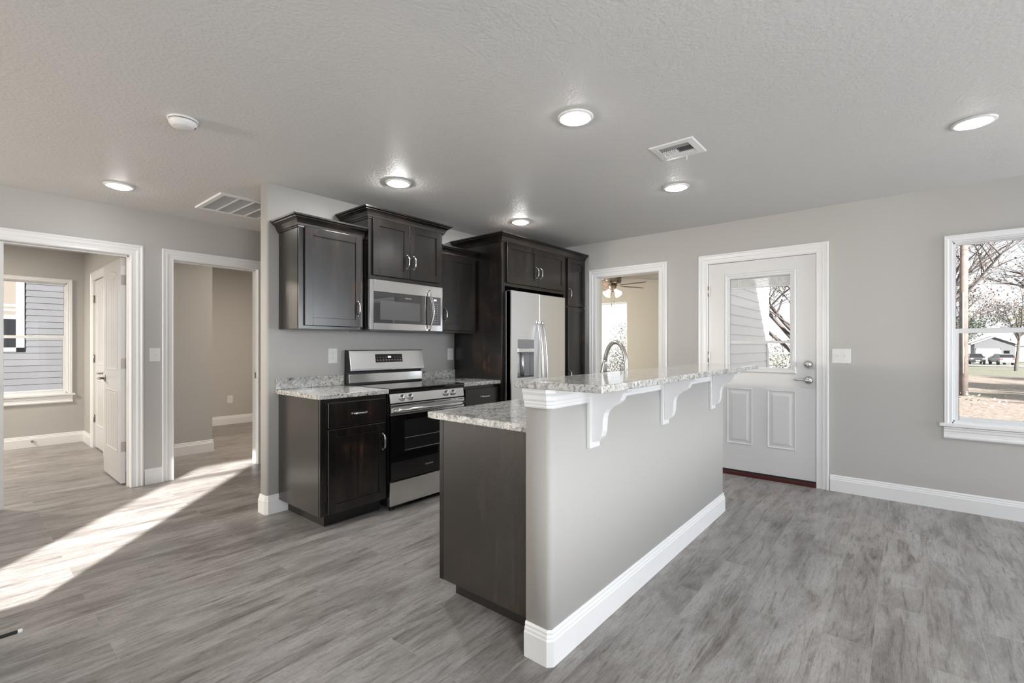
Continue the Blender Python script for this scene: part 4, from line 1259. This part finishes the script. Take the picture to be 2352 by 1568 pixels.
for dx, dy, zz in ((0.0, 0.02, 0.50), (0.01, -0.025, 0.45)):
    mb = MB(); mb.tube([(fx + dx, fy + dy, H - 0.235), (fx + dx, fy + dy, H - zz + 0.05)], 0.002, 5); mb.tube([(fx + dx, fy + dy, H - zz + 0.05), (fx + dx, fy + dy, H - zz)], [0.004, 0.006], 8)
    mb.build('pull_chain', M['bronze'], c)

# ------------------------------------------------------------------ outlets and switches
def plate(name, mp, u, z, label, cat, kind, w=0.080, h=0.122, gang=1):
    c = thing(name, mp(u, 0, z), label, cat)
    MB().box((u - w / 2, 0.0003, z - h / 2), (u + w / 2, 0.006, z + h / 2), mp).build('cover_plate', M['plate'], c, bevel=0.003, bseg=3)
    if kind == 'outlet':
        for s in (-1, 1):
            f = MB()
            f.prism(rounded([(-0.017, -0.014), (0.017, -0.014), (0.017, 0.014), (-0.017, 0.014)], (0, 1, 2, 3), 0.008), lambda a, b, hh: mp(u + a, hh, z + s * 0.020 + b), 0.005, 0.0075)
            r = f.build('receptacle', M['plate'], c)
            q = MB()
            for a in (-0.0065, 0.0065):
                q.box((u + a - 0.001, 0.0070, z + s * 0.020 - 0.001), (u + a + 0.001, 0.0079, z + s * 0.020 + 0.007), mp)
            q.box((u - 0.002, 0.0070, z + s * 0.020 - 0.009), (u + 0.002, 0.0079, z + s * 0.020 - 0.005), mp)
            q.build('slots', M['dgrey'], r)
    else:
        for g in range(gang):
            uu = u + (g - (gang - 1) / 2) * 0.046
            MB().box((uu - 0.006, 0.0055, z - 0.013), (uu + 0.006, 0.008, z + 0.013), mp).build('toggle_slot', M['plate'], c)
            t = MB(); t.prism([(-0.005, 0.006), (0.004, 0.006), (0.011, 0.020), (0.006, 0.021)], lambda a, b, hh: mp(uu + hh, b, z + a), -0.004, 0.004)
            t.build('toggle', M['plate'], c, bevel=0.001)
    for s in ((-1, 1) if kind != 'outlet' else (0,)):
        k = MB(); nv = Vector(mp(0, 1, 0)) - Vector(mp(0, 0, 0)); uv = Vector(mp(1, 0, 0)) - Vector(mp(0, 0, 0))
        k.lathe([(0.003, 0.0055), (0.003, 0.007), (0, 0.0072)], mp(u - (0.023 if gang == 2 else 0), 0, z + s * 0.032), (uv, Vector((0, 0, 1)), nv), 10); k.build('screw', M['plate'], c)
    return c
plate('power_outlet', KIT, 2.022, 1.157, 'white duplex outlet on the kitchen wall left of the range', 'outlet', 'outlet')
plate('power_outlet', KIT, 3.320, 1.154, 'white outlet on the kitchen wall right of the range, by the dark panel', 'outlet', 'outlet')
plate('light_switch', BACK, 0.420, 1.152, 'white two-gang light switch beside the exterior door', 'switch', 'switch', 0.130, 0.122, 2)
plate('light_switch', LEFT, 1.207, 1.159, 'white single light switch between the two hall doorways', 'switch', 'switch')
plate('power_outlet', R1, 2.878, 0.394, 'white wall outlet above the baseboard in the far room', 'outlet', 'outlet')

# spring doorstops
c = thing('door_stop', (0.150, 2.845, 0.045), 'dark spring door stop with a white rubber tip at the lower left edge', 'door stop')
mb = MB()
K = 90
mb.tube([(0.118 + 0.072 * k / K, 2.845 + 0.006 * math.cos(k * 1.57), 0.046 + 0.006 * math.sin(k * 1.57)) for k in range(K + 1)], 0.0022, 5)
mb.build('spring', M['rubber'], c)
mb = MB(); mb.lathe([(0.007, 0), (0.008, 0.004), (0.008, 0.012), (0.005, 0.015)], (0.190, 2.845, 0.046), 'x', 14); mb.build('rubber_tip', M['plate'], c)
mb = MB(); mb.box((0.03, 2.15, 0.0), (0.116, 2.851, 0.055))
tag(mb.build('trim_offcut', M['trim'], None, bevel=0.002), 'short white moulding piece lying on the floor at the lower left corner', 'moulding')
c = thing('door_stop', (0.672, YR1 - 0.014, 0.07), 'small dark door stop on the bedroom baseboard under the window', 'door stop')
mb = MB(); mb.lathe([(0.014, 0), (0.014, 0.004), (0.008, 0.008)], (0.672, YR1 - 0.0135, 0.072), (Vector((1, 0, 0)), Vector((0, 0, 1)), Vector((0, -1, 0))), 14); mb.build('base', M['nickel'], c)
mb = MB(); mb.tube([(0.672, YR1 - 0.02, 0.072), (0.700, YR1 - 0.085, 0.068)], 0.006, 8); mb.build('spring', M['nickel'], c)

# ------------------------------------------------------------------ outdoors
def gz(x, y):
    """height of the yard"""
    if x < 8: return -0.45
    if x < 30: return -0.45 - 0.55 * (x - 8) / 22
    return -1.0 - 0.0095 * (x - 30)
mb = MB()
xs = [-60, -20, 8, 12, 16, 20, 25, 30, 40, 50, 60, 70, 80, 100, 130, 200, 320]
ys = [-150, -60, -20, 0, 20, 40, 80, 160]
vs = [(x, y, gz(x, y)) for x in xs for y in ys]
n = len(ys)
mb.add(vs, [(i * n + j, (i + 1) * n + j, (i + 1) * n + j + 1, i * n + j + 1) for i in range(len(xs) - 1) for j in range(n - 1)], True)
st(mb.build('ground', M['ground'], loc=(0, 0, 0)))
# street beyond the yard
mb = MB()
rx0, rx1 = 92, 101
mb.add([(rx0, -80, gz(rx0, 0) + 0.05), (rx1, -80, gz(rx1, 0) + 0.05), (rx1, 60, gz(rx1, 0) + 0.05), (rx0, 60, gz(rx0, 0) + 0.05)], [(0, 1, 2, 3)])
st(mb.build('ground_street', M['road'], loc=(0, 0, 0)))

def lap_wall(mb, mp, u0, u1, z0, z1, lap, out=0.012):
    z = z0
    while z < z1 - 1e-6:
        t = min(z + lap, z1)
        mb.prism([(0, z), (out, z), (0.002, t), (0, t)], lambda a, b, h: mp(h, a, b), u0, u1)
        z = t
# own house wing seen through the exterior door
W = frame_y(1.742, -1)
mb = MB(); lap_wall(mb, W, XB + T + 0.02, 8.55, -0.40, 2.60, 0.128)
st(mb.build('wall_wing', M['wside'], loc=(0, 0, 0)))
mb = MB(); mb.box((8.50, 0.022, -0.42), (8.625, -0.14, 2.62), W)
st(mb.build('trim_7', M['vinyl'], loc=(0, 0, 0)))

# neighbouring house beyond the bedroom window
c = thing('neighbour_house', (1.0, 14.0, -0.45), 'grey lap-sided neighbouring house seen through the bedroom window', 'house')
HY = 12.3
G = frame_y(HY, -1)
mb = MB(); lap_wall(mb, G, -6.0, 6.0, 0.42, 4.0, 0.115, 0.014); mb.build('siding', M['gside'], c)
MB().box((-6.0, HY + 0.001, -0.45), (6.0, HY + 4.0, 4.0)).build('wall', M['gside'], c)
MB().box((-6.0, HY - 0.03, -0.45), (6.0, HY + 0.001, 0.42)).build('foundation', M['conc'], c)
mb = MB(); mb.prism([(HY - 0.5, 4.0), (HY + 4.5, 4.0), (HY + 2, 5.6)], lambda a, b, h: (h, a, b), -6.4, 6.4); mb.build('roof', M['roof'], c)
# its window: white casing, upper pane's reflection painted as a tan panel, dark glass
nw0, nw1, nz0, nz1 = -0.35, 0.905, 1.135, 2.95
mb = MB()
for a, b in (((nw1 - 0.105, 0.035, nz0), (nw1, 0, nz1)), ((nw0, 0.035, nz0), (nw0 + 0.105, 0, nz1)), ((nw0, 0.035, nz1 - 0.1), (nw1, 0, nz1)), ((nw0, 0.035, nz0), (nw1, 0, nz0 + 0.075)), ((nw0, 0.03, 1.72), (nw1, 0, 1.79))):
    mb.box(a, b, G)
wf = mb.build('window', M['nwhite'], c)
MB().box((nw0 + 0.1, 0.018, nz0 + 0.07), (nw1 - 0.1, 0.016, 1.73), G).build('pane', M['bglass'], wf)
MB().box((nw0 + 0.1, 0.020, 1.78), (nw1 - 0.1, 0.016, nz1 - 0.09), G).build('shade', M['tan'], wf)
mb = MB()
mb.box((nw0 + 0.1, 0.024, 1.94), (nw1 - 0.1, 0.020, 1.985), G); mb.box((nw0 + 0.1, 0.024, 1.86), (nw1 - 0.1, 0.020, 1.90), G)
mb.build('shade_hem', M['nwhite'], wf)

# bare trees
def tree(name, x, y, h, label, cat='tree', group=None, leaf=None, nleaf=0, seed=1, r0=None, spread=0.55, levels=4, lean=(0, 0), trunk_frac=0.3, lsize=0.06, kids=4):
    rnd = random.Random(seed)
    z0 = gz(x, y)
    c = thing(name, (x, y, z0), label, cat, group)
    mb = MB(); tips = []
    def grow(p, d, L, r, lev):
        seg = 4
        pts = [p]; q = p.copy(); dd = d.copy()
        for k in range(seg):
            dd = (dd + Vector((rnd.uniform(-1, 1), rnd.uniform(-1, 1), rnd.uniform(-0.5, 0.8))) * (0.16 if lev else 0.05)).normalized()
            q = q + dd * (L / seg); pts.append(q.copy())
        rs = [r * (1 - 0.5 * k / seg) for k in range(seg + 1)]
        mb.tube([tuple(a) for a in pts], rs, 7 if lev == 0 else (5 if lev < 2 else 4), caps=False)
        if lev >= levels:
            tips.extend(pts[1:]); return
        if lev >= 2: tips.extend(pts[2:])
        m = kids if lev else kids + 2
        for k in range(m):
            t = rnd.uniform(0.35, 1.0) if lev else rnd.uniform(0.75 if trunk_frac > .25 else 0.4, 1.0)
            i = min(seg - 1, int(t * seg)); base = pts[i].lerp(pts[i + 1], t * seg - i)
            az = rnd.uniform(0, 2 * PI)
            side = Vector((math.cos(az), math.sin(az), rnd.uniform(-0.1, 0.5)))
            nd = (dd * (1 - spread) + side * spread).normalized()
            grow(base, nd, L * rnd.uniform(0.5, 0.8) if lev else h * rnd.uniform(0.3, 0.5), r * 0.45, lev + 1)
    grow(Vector((x, y, z0 - 0.05)), Vector((lean[0], lean[1], 1)).normalized(), h * trunk_frac * 1.6, r0 or h * 0.022, 0)
    mb.build('trunk', M['bark'], c)
    if leaf and nleaf and tips:
        lb = MB()
        for k in range(nleaf):
            p = rnd.choice(tips) + Vector((rnd.gauss(0, 1), rnd.gauss(0, 1), rnd.gauss(0, 1))) * lsize * 3.5
            a = Vector((rnd.gauss(0, 1), rnd.gauss(0, 1), rnd.gauss(0, 1))).normalized() * lsize
            b = Vector((rnd.gauss(0, 1), rnd.gauss(0, 1), rnd.gauss(0, 1))).normalized() * lsize
            lb.add([p - a, p + b, p + a, p - b], [(0, 1, 2, 3)])
        o = lb.build('foliage', leaf, c); o['kind'] = 'stuff'
    return c
def brush(x, y, w, h, label, leaf, n, seed, s=0.08, group=None, cat='shrub', name='shrub'):
    rnd = random.Random(seed)
    z0 = gz(x, y)
    c = thing(name, (x, y, z0), label, cat, group)
    lb = MB()
    for k in range(n):
        u, v, t = rnd.gauss(0, 0.4), rnd.gauss(0, 0.4), rnd.random()
        wob = 0.75 + 0.25 * math.sin(u * 7 + seed)
        p = Vector((x + u * w * 0.5, y + v * w, z0 + t * h * wob * max(0.15, 1 - v * v * 0.6)))
        a = Vector((rnd.gauss(0, 1), rnd.gauss(0, 1), rnd.gauss(0, 1))).normalized() * s
        b = Vector((rnd.gauss(0, 1), rnd.gauss(0, 1), rnd.gauss(0, 1))).normalized() * s
        lb.add([p - a, p + b, p + a, p - b], [(0, 1, 2, 3)])
    lb.build('foliage', leaf, c)['kind'] = 'stuff'
    mb = MB()
    for k in range(10):
        yy = y + rnd.uniform(-.5, .5) * w
        mb.tube([(x + rnd.uniform(-.2, .2), yy, z0), (x + rnd.uniform(-.4, .4), yy + rnd.uniform(-.3, .3), z0 + h * rnd.uniform(.5, .95))], [0.04, 0.012], 5)
    mb.build('stem', M['bark'], c)
    return c

# utility pole, bigger and nearer than anything else outside the window
PX = 29.0; PY = -0.0675 * PX
pz = gz(PX, PY)
c = thing('utility_pole', (PX, PY, pz), 'weathered wooden utility pole standing in the leafy yard', 'utility pole')
mb = MB(); mb.tube([(PX, PY, pz - 0.1), (PX - 0.02, PY - 0.02, pz + 5), (PX - 0.05, PY - 0.06, pz + 9.5)], [0.165, 0.145, 0.120], 16); mb.build('pole', M['polewood'], c)
mb = MB(); mb.tube([(PX - 0.15, PY + 0.02, pz + 1.0), (PX - 0.15, PY + 0.01, pz + 4.6)], 0.035, 8); mb.build('cable_guard', M['conc'], c)
mb = MB(); mb.box((PX - 0.175, PY - 0.03, pz + 1.75), (PX - 0.15, PY + 0.02, pz + 2.15)); mb.build('marker_plate', simple('yellow_tag', (0.55, 0.45, 0.15), 0.5), c)
for zz, lbl in ((5.55, 'topmost overhead cable leaving the utility pole'), (4.40, 'middle overhead cable crossing behind the utility pole'), (3.92, 'lowest overhead cable crossing behind the utility pole')):
    zz0 = CAMZ + {5.55: 0.158, 4.40: 0.1110, 3.92: 0.0945}[zz] * PX
    zz1 = CAMZ + {5.55: 0.1495, 4.40: 0.1107, 3.92: 0.0942}[zz] * PX
    k = (zz1 - zz0) / (0.131 - 0.075) / PX
    mb = MB(); mb.tube([(PX + 0.19, y, zz0 + (PY - y) * k) for y in (4, 0, -2, -4, -8, -14)], 0.014, 6)
    tag(mb.build('overhead_cable', M['wire'], None), lbl, 'cable')

# garage across the street
GX = 125.0
g0 = gz(GX, 0)
yc, hw = -12.65, 2.65
c = thing('garage', (GX + 3, yc, g0), 'slate grey gabled garage with a pale door across the street', 'garage')
ze, za = CAMZ + 0.0036 * GX, CAMZ + 0.0132 * GX
mb = MB(); mb.prism([(yc - hw, g0), (yc + hw, g0), (yc + hw, ze), (yc, za), (yc - hw, ze)], lambda a, b, h: (h, a, b), GX, GX + 7); mb.build('wall', M['garside'], c)
mb = MB()
for s in (-1, 1):
    mb.prism([(yc, za), (yc, za + 0.26), (yc + s * (hw + 0.5), ze + 0.02), (yc + s * (hw + 0.5), ze - 0.24)], lambda a, b, h: (h, a, b), GX - 0.4, GX + 7.2)
mb.build('roof', M['conc'], c)
mb = MB()
for k in range(4): mb.box((GX - 0.06, -13.35, g0 + 0.02 + k * 0.62), (GX, -10.3, g0 + 0.63 + k * 0.62))
mb.build('garage_door', simple('pale_garage_door', (0.27, 0.27, 0.28), 0.5), c)
mb = MB()
mb.box((GX - 0.08, -13.5, g0), (GX, -13.35, g0 + 2.66)); mb.box((GX - 0.08, -10.3, g0), (GX, -10.15, g0 + 2.66)); mb.box((GX - 0.08, -13.5, g0 + 2.52), (GX, -10.15, g0 + 2.66))
mb.build('door_trim', M['vinyl'], c)
mb = MB(); mb.box((GX - 0.05, -14.6, g0 + 1.3), (GX, -13.9, g0 + 2.3)); mb.build('window', M['bglass'], c)
c = thing('white_house', (GX + 18, -21.5, g0), 'white house wall beyond the right side of the grey garage', 'house')
MB().box((GX + 14, -26, g0), (GX + 21, -17.0, g0 + 3.2)).build('wall', M['wside'], c)
mb = MB(); mb.prism([(GX + 13.5, g0 + 3.2), (GX + 21.5, g0 + 3.2), (GX + 17.5, g0 + 4.8)], lambda a, b, h: (a, h, b), -26.4, -16.8); mb.build('roof', M['roof'], c)

def car(name, x, y, rz, paint, label, cat, suv=True, facing=1):
    z = gz(x, y) + 0.06
    c = thing(name, (x, y, z), label, cat)
    cr, sr = math.cos(rz), math.sin(rz)
    def T_(l, w, h): return (x + cr * l - sr * w, y + sr * l + cr * w, z + h)
    mb = MB()
    side = [(-2.25, 0.35), (-2.30, 0.75), (-2.2, 1.05), (-1.0, 1.12), (2.1, 1.08), (2.28, 0.85), (2.28, 0.35)]
    mb.prism(side, lambda a, b, h: T_(a, h, b), -0.92, 0.92); mb.build('body', paint, c, bevel=0.08, bseg=3)
    mb = MB()
    bot = [(-1.15, -0.88), (2.05, -0.88), (2.05, 0.88), (-1.15, 0.88)]
    top = [(-0.45, -0.70), (1.75, -0.70), (1.75, 0.70), (-0.45, 0.70)]
    mb.add([T_(a, b, 1.08) for a, b in bot] + [T_(a, b, 1.62) for a, b in top], [(0, 1, 5, 4), (1, 2, 6, 5), (2, 3, 7, 6), (3, 0, 4, 7)])
    mb.build('windows', M['bglass'], c)
    mb = MB(); mb.add([T_(a, b, 1.60) for a, b in top] + [T_(a * 0.98, b * 0.97, 1.69) for a, b in top], [(0, 1, 5, 4), (1, 2, 6, 5), (2, 3, 7, 6), (3, 0, 4, 7), (4, 5, 6, 7)]); mb.build('roof', paint, c)
    for a in (-1.45, 1.4):
        for b in (-0.84, 0.84):
            mb = MB(); mb.lathe([(0.20, -0.12), (0.35, -0.11), (0.35, 0.11), (0.20, 0.12), (0, 0.10)], T_(a, b, 0.30), (Vector((cr, sr, 0)), Vector((0, 0, 1)), Vector((-sr, cr, 0))), 18); mb.build('wheel', M['rubber'], c)
    for b in (-0.7, 0.7):
        mb = MB(); mb.box((-2.34, b - 0.16, 0.78), (-2.2, b + 0.16, 0.92), T_); mb.build('headlight', M['plate'], c)
        mb = MB(); mb.box((2.18, b - 0.16, 0.80), (2.32, b + 0.16, 1.02), T_); mb.build('tail_light', M['lamp_red'], c)
        mb = MB(); mb.box((-0.85, b * 1.42 - 0.1, 1.10), (-0.70, b * 1.42 + 0.1, 1.24), T_); mb.build('side_mirror', paint, c)
    mb = MB(); mb.box((-2.36, -0.26, 0.48), (-2.25, 0.26, 0.62), T_); mb.build('number_plate', M['ink'], c)
    mb = MB(); mb.box((-2.35, -0.55, 0.60), (-2.2, 0.55, 0.88), T_); mb.build('grille', M['rubber'], c)
    return c
car('pickup_truck', 109.0, -0.0808 * 109, math.radians(3), M['carb'], 'dark vehicle facing the street in front of the garage', 'car')
car('suv', 107.0, -0.1085 * 107, math.radians(180 + 12), M['carw'], 'white vehicle parked with its rear to the street', 'car')

tree('street_tree', 33.0, -1.45, 9.0, 'bare tree left of the utility pole, its trunk hidden by the window frame', seed=3, leaf=M['leafA'], nleaf=700, lsize=0.05)
tree('street_tree', 38.0, -6.2, 10.0, 'large bare tree whose limbs reach in from the right of the window', seed=11, leaf=M['leafA'], nleaf=900, lsize=0.06, r0=0.26, spread=0.7)
tree('street_tree', 60.0, -2.9, 9.0, 'distant bare tree behind the utility pole', seed=21, leaf=M['leafA'], nleaf=800, lsize=0.10)
tree('street_tree', 72.0, -8.9, 8.5, 'distant bare tree standing above the garage roof', seed=31, leaf=M['leafA'], nleaf=900, lsize=0.10, kids=4)
tree('yard_tree', 86.0, -11.9, 7.0, 'olive-leaved tree at the right in front of the white house', seed=41, leaf=M['leafB'], nleaf=2200, lsize=0.13)
tree('yard_tree', 116.0, -7.4, 8.0, 'dark bushy tree left of the grey garage', seed=45, leaf=M['leafD'], nleaf=2500, lsize=0.16)
# trees and brush seen through the side door and the fan room window
tree('yard_tree', 20.0, 3.0, 7.5, 'bare twiggy tree seen through the exterior door glass', seed=51, leaf=M['leafC'], nleaf=2600, lsize=0.05, trunk_frac=0.22)
brush(24.0, 4.0, 5.0, 2.6, 'grey brush beyond the exterior door glass, under the bare tree', M['leafC'], 9000, 5, 0.05)
for k, (x, y, lb) in enumerate(((27.0, 12.2, 'grey brush at the left in the far room window'), (33.0, 19.6, 'grey brush at the right in the far room window'))):
    brush(x, y, 4.0, 4.0, lb, M['leafC'], 15000, 9 + k, 0.05)
# evergreens standing out of frame whose long shade crosses the yard
for k, (x, y) in enumerate(((16.0, -21.0), (27.0, -19.0), (38.0, -24.0))):
    brush(x, y, 7.0, 11.0, ['broad evergreen tree out of sight left along the yard', 'broad evergreen tree out of sight in the middle of the yard', 'broad evergreen tree out of sight far along the yard'][k], M['leafD'], 7000, 70 + k, 0.38, cat='tree', name='evergreen_tree')
